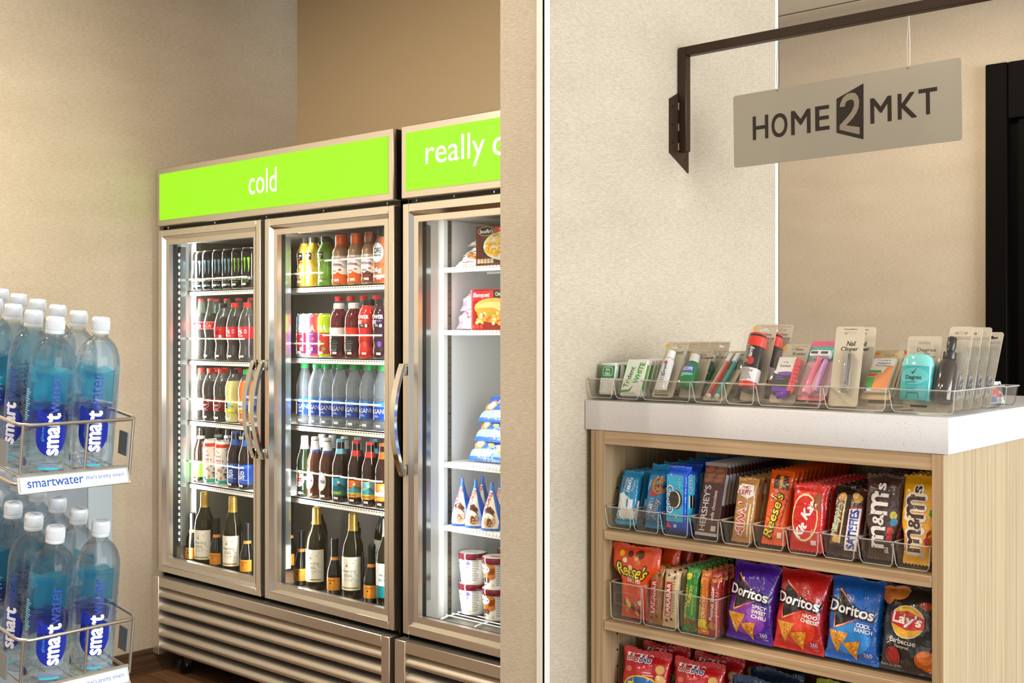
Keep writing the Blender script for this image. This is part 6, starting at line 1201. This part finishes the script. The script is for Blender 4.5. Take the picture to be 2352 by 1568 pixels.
# ------------------------------------------------------------------ water bottle rack
TH = RD(8.4); RX = -1.935; Y0, Y1 = .905, 1.128
rk = thing('bottle_rack', 'silver wire floor rack of large water bottles in front of left wall', 'rack', (-2.2, 1.02, 0)); ro = (2.2, -1.02, 0)
SILV = mat('#b9b0a2', .28, .85); RGREY = mat('#8e9295', .4, .3)
def slope(a, b, c, zf): return (RX - a * cos(TH) + c * sin(TH), b, zf + a * sin(TH) + c * cos(TH))
def basket(zf):
    m = M(); R_, K = .022, 6; L_ = .545
    for hgt, r in ((.110, .0034), (.004, .0028)):
        pts = []
        for cx, cy, a0 in ((R_, Y1 - R_, 0), (L_ - R_, Y1 - R_, pi / 2), (L_ - R_, Y0 + R_, pi), (R_, Y0 + R_, 1.5 * pi)):
            for k in range(K + 1): a = a0 + pi / 2 * k / K; pts.append(slope(cx - R_ * cos(a), cy + R_ * sin(a), hgt, zf))
        m.tube(pts, r, SILV, 8, True)
    for a, b in ((.004, Y0 + R_ * .3), (.0, (Y0 + Y1) / 2 + .012), (.004, Y1 - R_ * .3), (.16, Y0), (.16, Y1), (.32, Y0), (.32, Y1), (.48, Y0), (.48, Y1)): m.tube([slope(a, b, .004, zf), slope(a, b, .110, zf)], .0028, SILV, 8)
    for k in range(8): y = Y0 + .012 + k * (Y1 - Y0 - .024) / 7; m.tube([slope(.0, y, .0, zf), slope(L_, y, .0, zf)], .0022, SILV, 6)
    bk = m.build('basket', rk, loc=ro)
    for y in (Y0 - .0035, Y1 + .0035): 
        q = M(); q.prism([(lambda p: (p[0], p[2]))(slope(a, 0, c, zf)) for a, c in ((.035, .03), (.065, .03), (.065, .075), (.035, .075))], RGREY, 'Y', y - .0015, y + .0015); q.build('side_plate', bk)
    q = M(); ya, yb = .9075, 1.1095; xf = RX + .006; zt = zf + .0195
    prof = [(xf + a, zt + b) for a, b in ((-.004, .004), (0, .0045), (.0035, .001), (.0025, 0), (-.001, .0005), (.0065, -.0265), (.0095, -.0255), (.0098, -.0285), (.004, -.0305), (-.004, 0))]
    q.prism(prof, mat('#c3bfb6', .3, .7), 'Y', ya - .004, yb + .004); q.build('label_holder', bk)
    c = M(); c.add([(xf + .0006, ya, zt - .0022), (xf + .0077, ya, zt - .0262), (xf + .0077, yb, zt - .0262), (xf + .0006, yb, zt - .0022)], [(0, 1, 2, 3)], paper('#f2f4f8')); c.v += [(v[0] - .0005, v[1], v[2]) for v in c.v]; c.f += [[7, 6, 5, 4], [0, 4, 5, 1], [1, 5, 6, 2], [2, 6, 7, 3], [3, 7, 4, 0]]; c.i += [0] * 5
    dd = D(paper).t('smartwater', -.037, .0005, .0125, '#2a56a8', w=.103, bold=.03).t("that's pretty smart", .057, .0015, .0095, '#3a62ae', w=.075, bold=.0)
    dd.emit(c, lambda u, v, o: (xf + .00425 - v * .2958 + o, (ya + yb) / 2 + u, zt - .0142 + v)); c.build('shelf_label', bk, smooth=False)
ZF = [1.083, .710]
for z in ZF: basket(z - .0035)
m = M(); m.box(-2.502, -2.492, .90, 1.34, .05, 1.30, RGREY); m.build('back_panel', rk, loc=ro)
for y in (.905, 1.335): M().box(-2.52, -2.488, y, y + .062, .03, 1.33, mat('#b4bcbf', .35, .3), .002).build('upright', rk, loc=ro)
m = M(); m.box(-2.53, -1.96, .895, 1.41, .0, .035, RGREY, .003); m.build('base', rk, loc=ro)
# bottles
sprof = [(.030, 0), (.0365, .003), (.0392, .010), (.0395, .06), (.0395, .19), (.0392, .205), (.0375, .219), (.0335, .232), (.027, .243), (.019, .251), (.0145, .2545), (.0138, .258), (.0138, .264)]
AQUA = water_mat('bottled_water', (.935, .982, 1.0), .6)
def filmed(c):
    m = bpy.data.materials.new('film_' + c.strip('#')); m.use_nodes = True; nt = m.node_tree; N, L = nt.nodes, nt.links; b = N['Principled BSDF']; b.inputs['Base Color'].default_value = lin(c); b.inputs['Roughness'].default_value = .2
    t = N.new('ShaderNodeBsdfTranslucent'); t.inputs[0].default_value = lin(c); x = N.new('ShaderNodeMixShader'); x.inputs[0].default_value = .6
    g = N.new('ShaderNodeBsdfTransparent'); y = N.new('ShaderNodeMixShader'); y.inputs[0].default_value = .22; L.new(x.outputs[0], y.inputs[1]); L.new(g.outputs[0], y.inputs[2])
    L.new(b.outputs[0], x.inputs[1]); L.new(t.outputs[0], x.inputs[2]); L.new(y.outputs[0], N['Material Output'].inputs[0]); return m
FC = {}
def film(c):
    if c not in FC: FC[c] = filmed(c)
    return FC[c]
def drop(): return [(.027 * (1 if 0 else 1) * cos(a) * (1 - .0 * sin(a)), .082 + .036 * sin(a)) for a in [pi + pi * k / 16 for k in range(17)]] + [(.0265, .098), (.021, .108), (.012, .113), (-.001, .118), (-.014, .124), (-.0235, .132), (-.026, .128)]
sd_ = D(gloss).p(drop(), '#1d2f9c').t('smart', .002, .0855, .0215, '#f6f8fc', w=.074, rot=90, bold=.08).t('water', .0015, .157, .019, '#2f49ac', w=.068, rot=90, bold=.0).t('glaceau', -.0145, .088, .006, '#3fa9d8', w=.032, rot=90, bold=.0)
sd_.lines(-.02, .034, .018, 3, .0042, .0016, '#7f93b4', 3).r(-.018, .021, .016, .0245, '#46c4dc').e(-.052, .03, .008, .0085, '#1f2f86').e(-.052, .03, .0062, .0068, '#3a55b4').e(-.052, .03, .0055, .006, '#1f2f86')
for k in range(14): sd_.r(-.072 + (k % 3) * .002, .105 + k * .0042, -.05 + (k * 7 % 5) * .0016, .107 + k * .0042, '#63cfe6')
for k in range(12): sd_.r(.045, .10 + k * .0046, .058 + (k * 5 % 4) * .003, .1022 + k * .0046, '#6fb8dc')
bk_ = D(film); c0 = .124
bk_.p([(c0 - .036, .128), (c0 + .022, .132), (c0 + .028, .150), (c0 + .016, .168), (c0 + .024, .186), (c0 - .010, .180), (c0 - .036, .190)], '#2cc0f0').r(c0 - .034, .118, c0 + .034, .126, '#3a78cc').p([(c0 - .030, .09), (c0 + .030, .078), (c0 + .034, .116), (c0 - .034, .116)], '#3350d8').e(c0 + .006, .108, .012, .005, '#d8785a').p([(c0 - .034, .186), (c0 - .014, .196), (c0 + .010, .188), (c0 + .034, .2), (c0 + .034, .17), (c0 + .022, .165)], '#6fdcfa').r(c0 - .03, .05, c0 + .01, .066, '#b4c4de')
CAPM = mat('#eef0f2', .35, trans=.15)
def swater():
    t = thing('water_bottle'); m = M(); m.lathe(sprof, AQUA, 48); m.build('body', t, ang=60)
    l = M(); sd_.emit(l, round_map(sprof, rref=.0395), .0035, .0003); l.build('label', t, ang=60)
    l = M(); bk_.emit(l, round_map(sprof, rref=.0395), .0035, .0003); l.build('back_label', t, ang=60)
    c = M(); c.lathe([(.0158, .2615), (.0162, .263), (.0162, .2665), (.0155, .267), (.0155, .2675), (.016, .268), (.0156, .288), (.0142, .2902), (0, .2904)], CAPM, 32)
    for q in range(40): a = 2 * pi * q / 40; c.box(.0158 * sin(a) - .0005, .0158 * sin(a) + .0005, .0158 * cos(a) - .0005, .0158 * cos(a) + .0005, .269, .285, CAPM)
    c.box(-.009, .009, -.0014, .0014, .2904, .2908, mat('#7f93cf', .5)); c.build('cap', t, ang=50); return t
WB = Kind(swater, 'water bottle', 'large water bottles on the wire rack')
for ti, (zf, lv) in enumerate(zip(ZF, ('upper', 'lower'))):
    for c_, (yb, nb, side) in enumerate(((.9785, 6, 'left'), (1.0655, 6, 'right'))):
        for k in range(nb):
            a = .047 + k * .0868; p = slope(a, yb + .002 * k, .0026, zf - .0035)
            yaw = {(0, 0): -.30, (0, 1): -.48, (1, 0): -.28, (1, 1): -.42}.get((ti, c_), 0) if k == 0 else [.9, -1.3, .4, 2.0, -.6, 1.2][k]
            o = WB.put((p[0], p[1], p[2] + .0006), 'clear blue-labelled water bottle, %s of %s column on the %s rack basket' % ('front' if k == 0 else ORD[k], side, lv))
            o.rotation_mode = 'QUATERNION'; o.rotation_quaternion = (Matrix.Rotation(TH, 3, 'Y') @ Matrix.Rotation(pi / 2 + yaw, 3, 'Z')).to_quaternion()
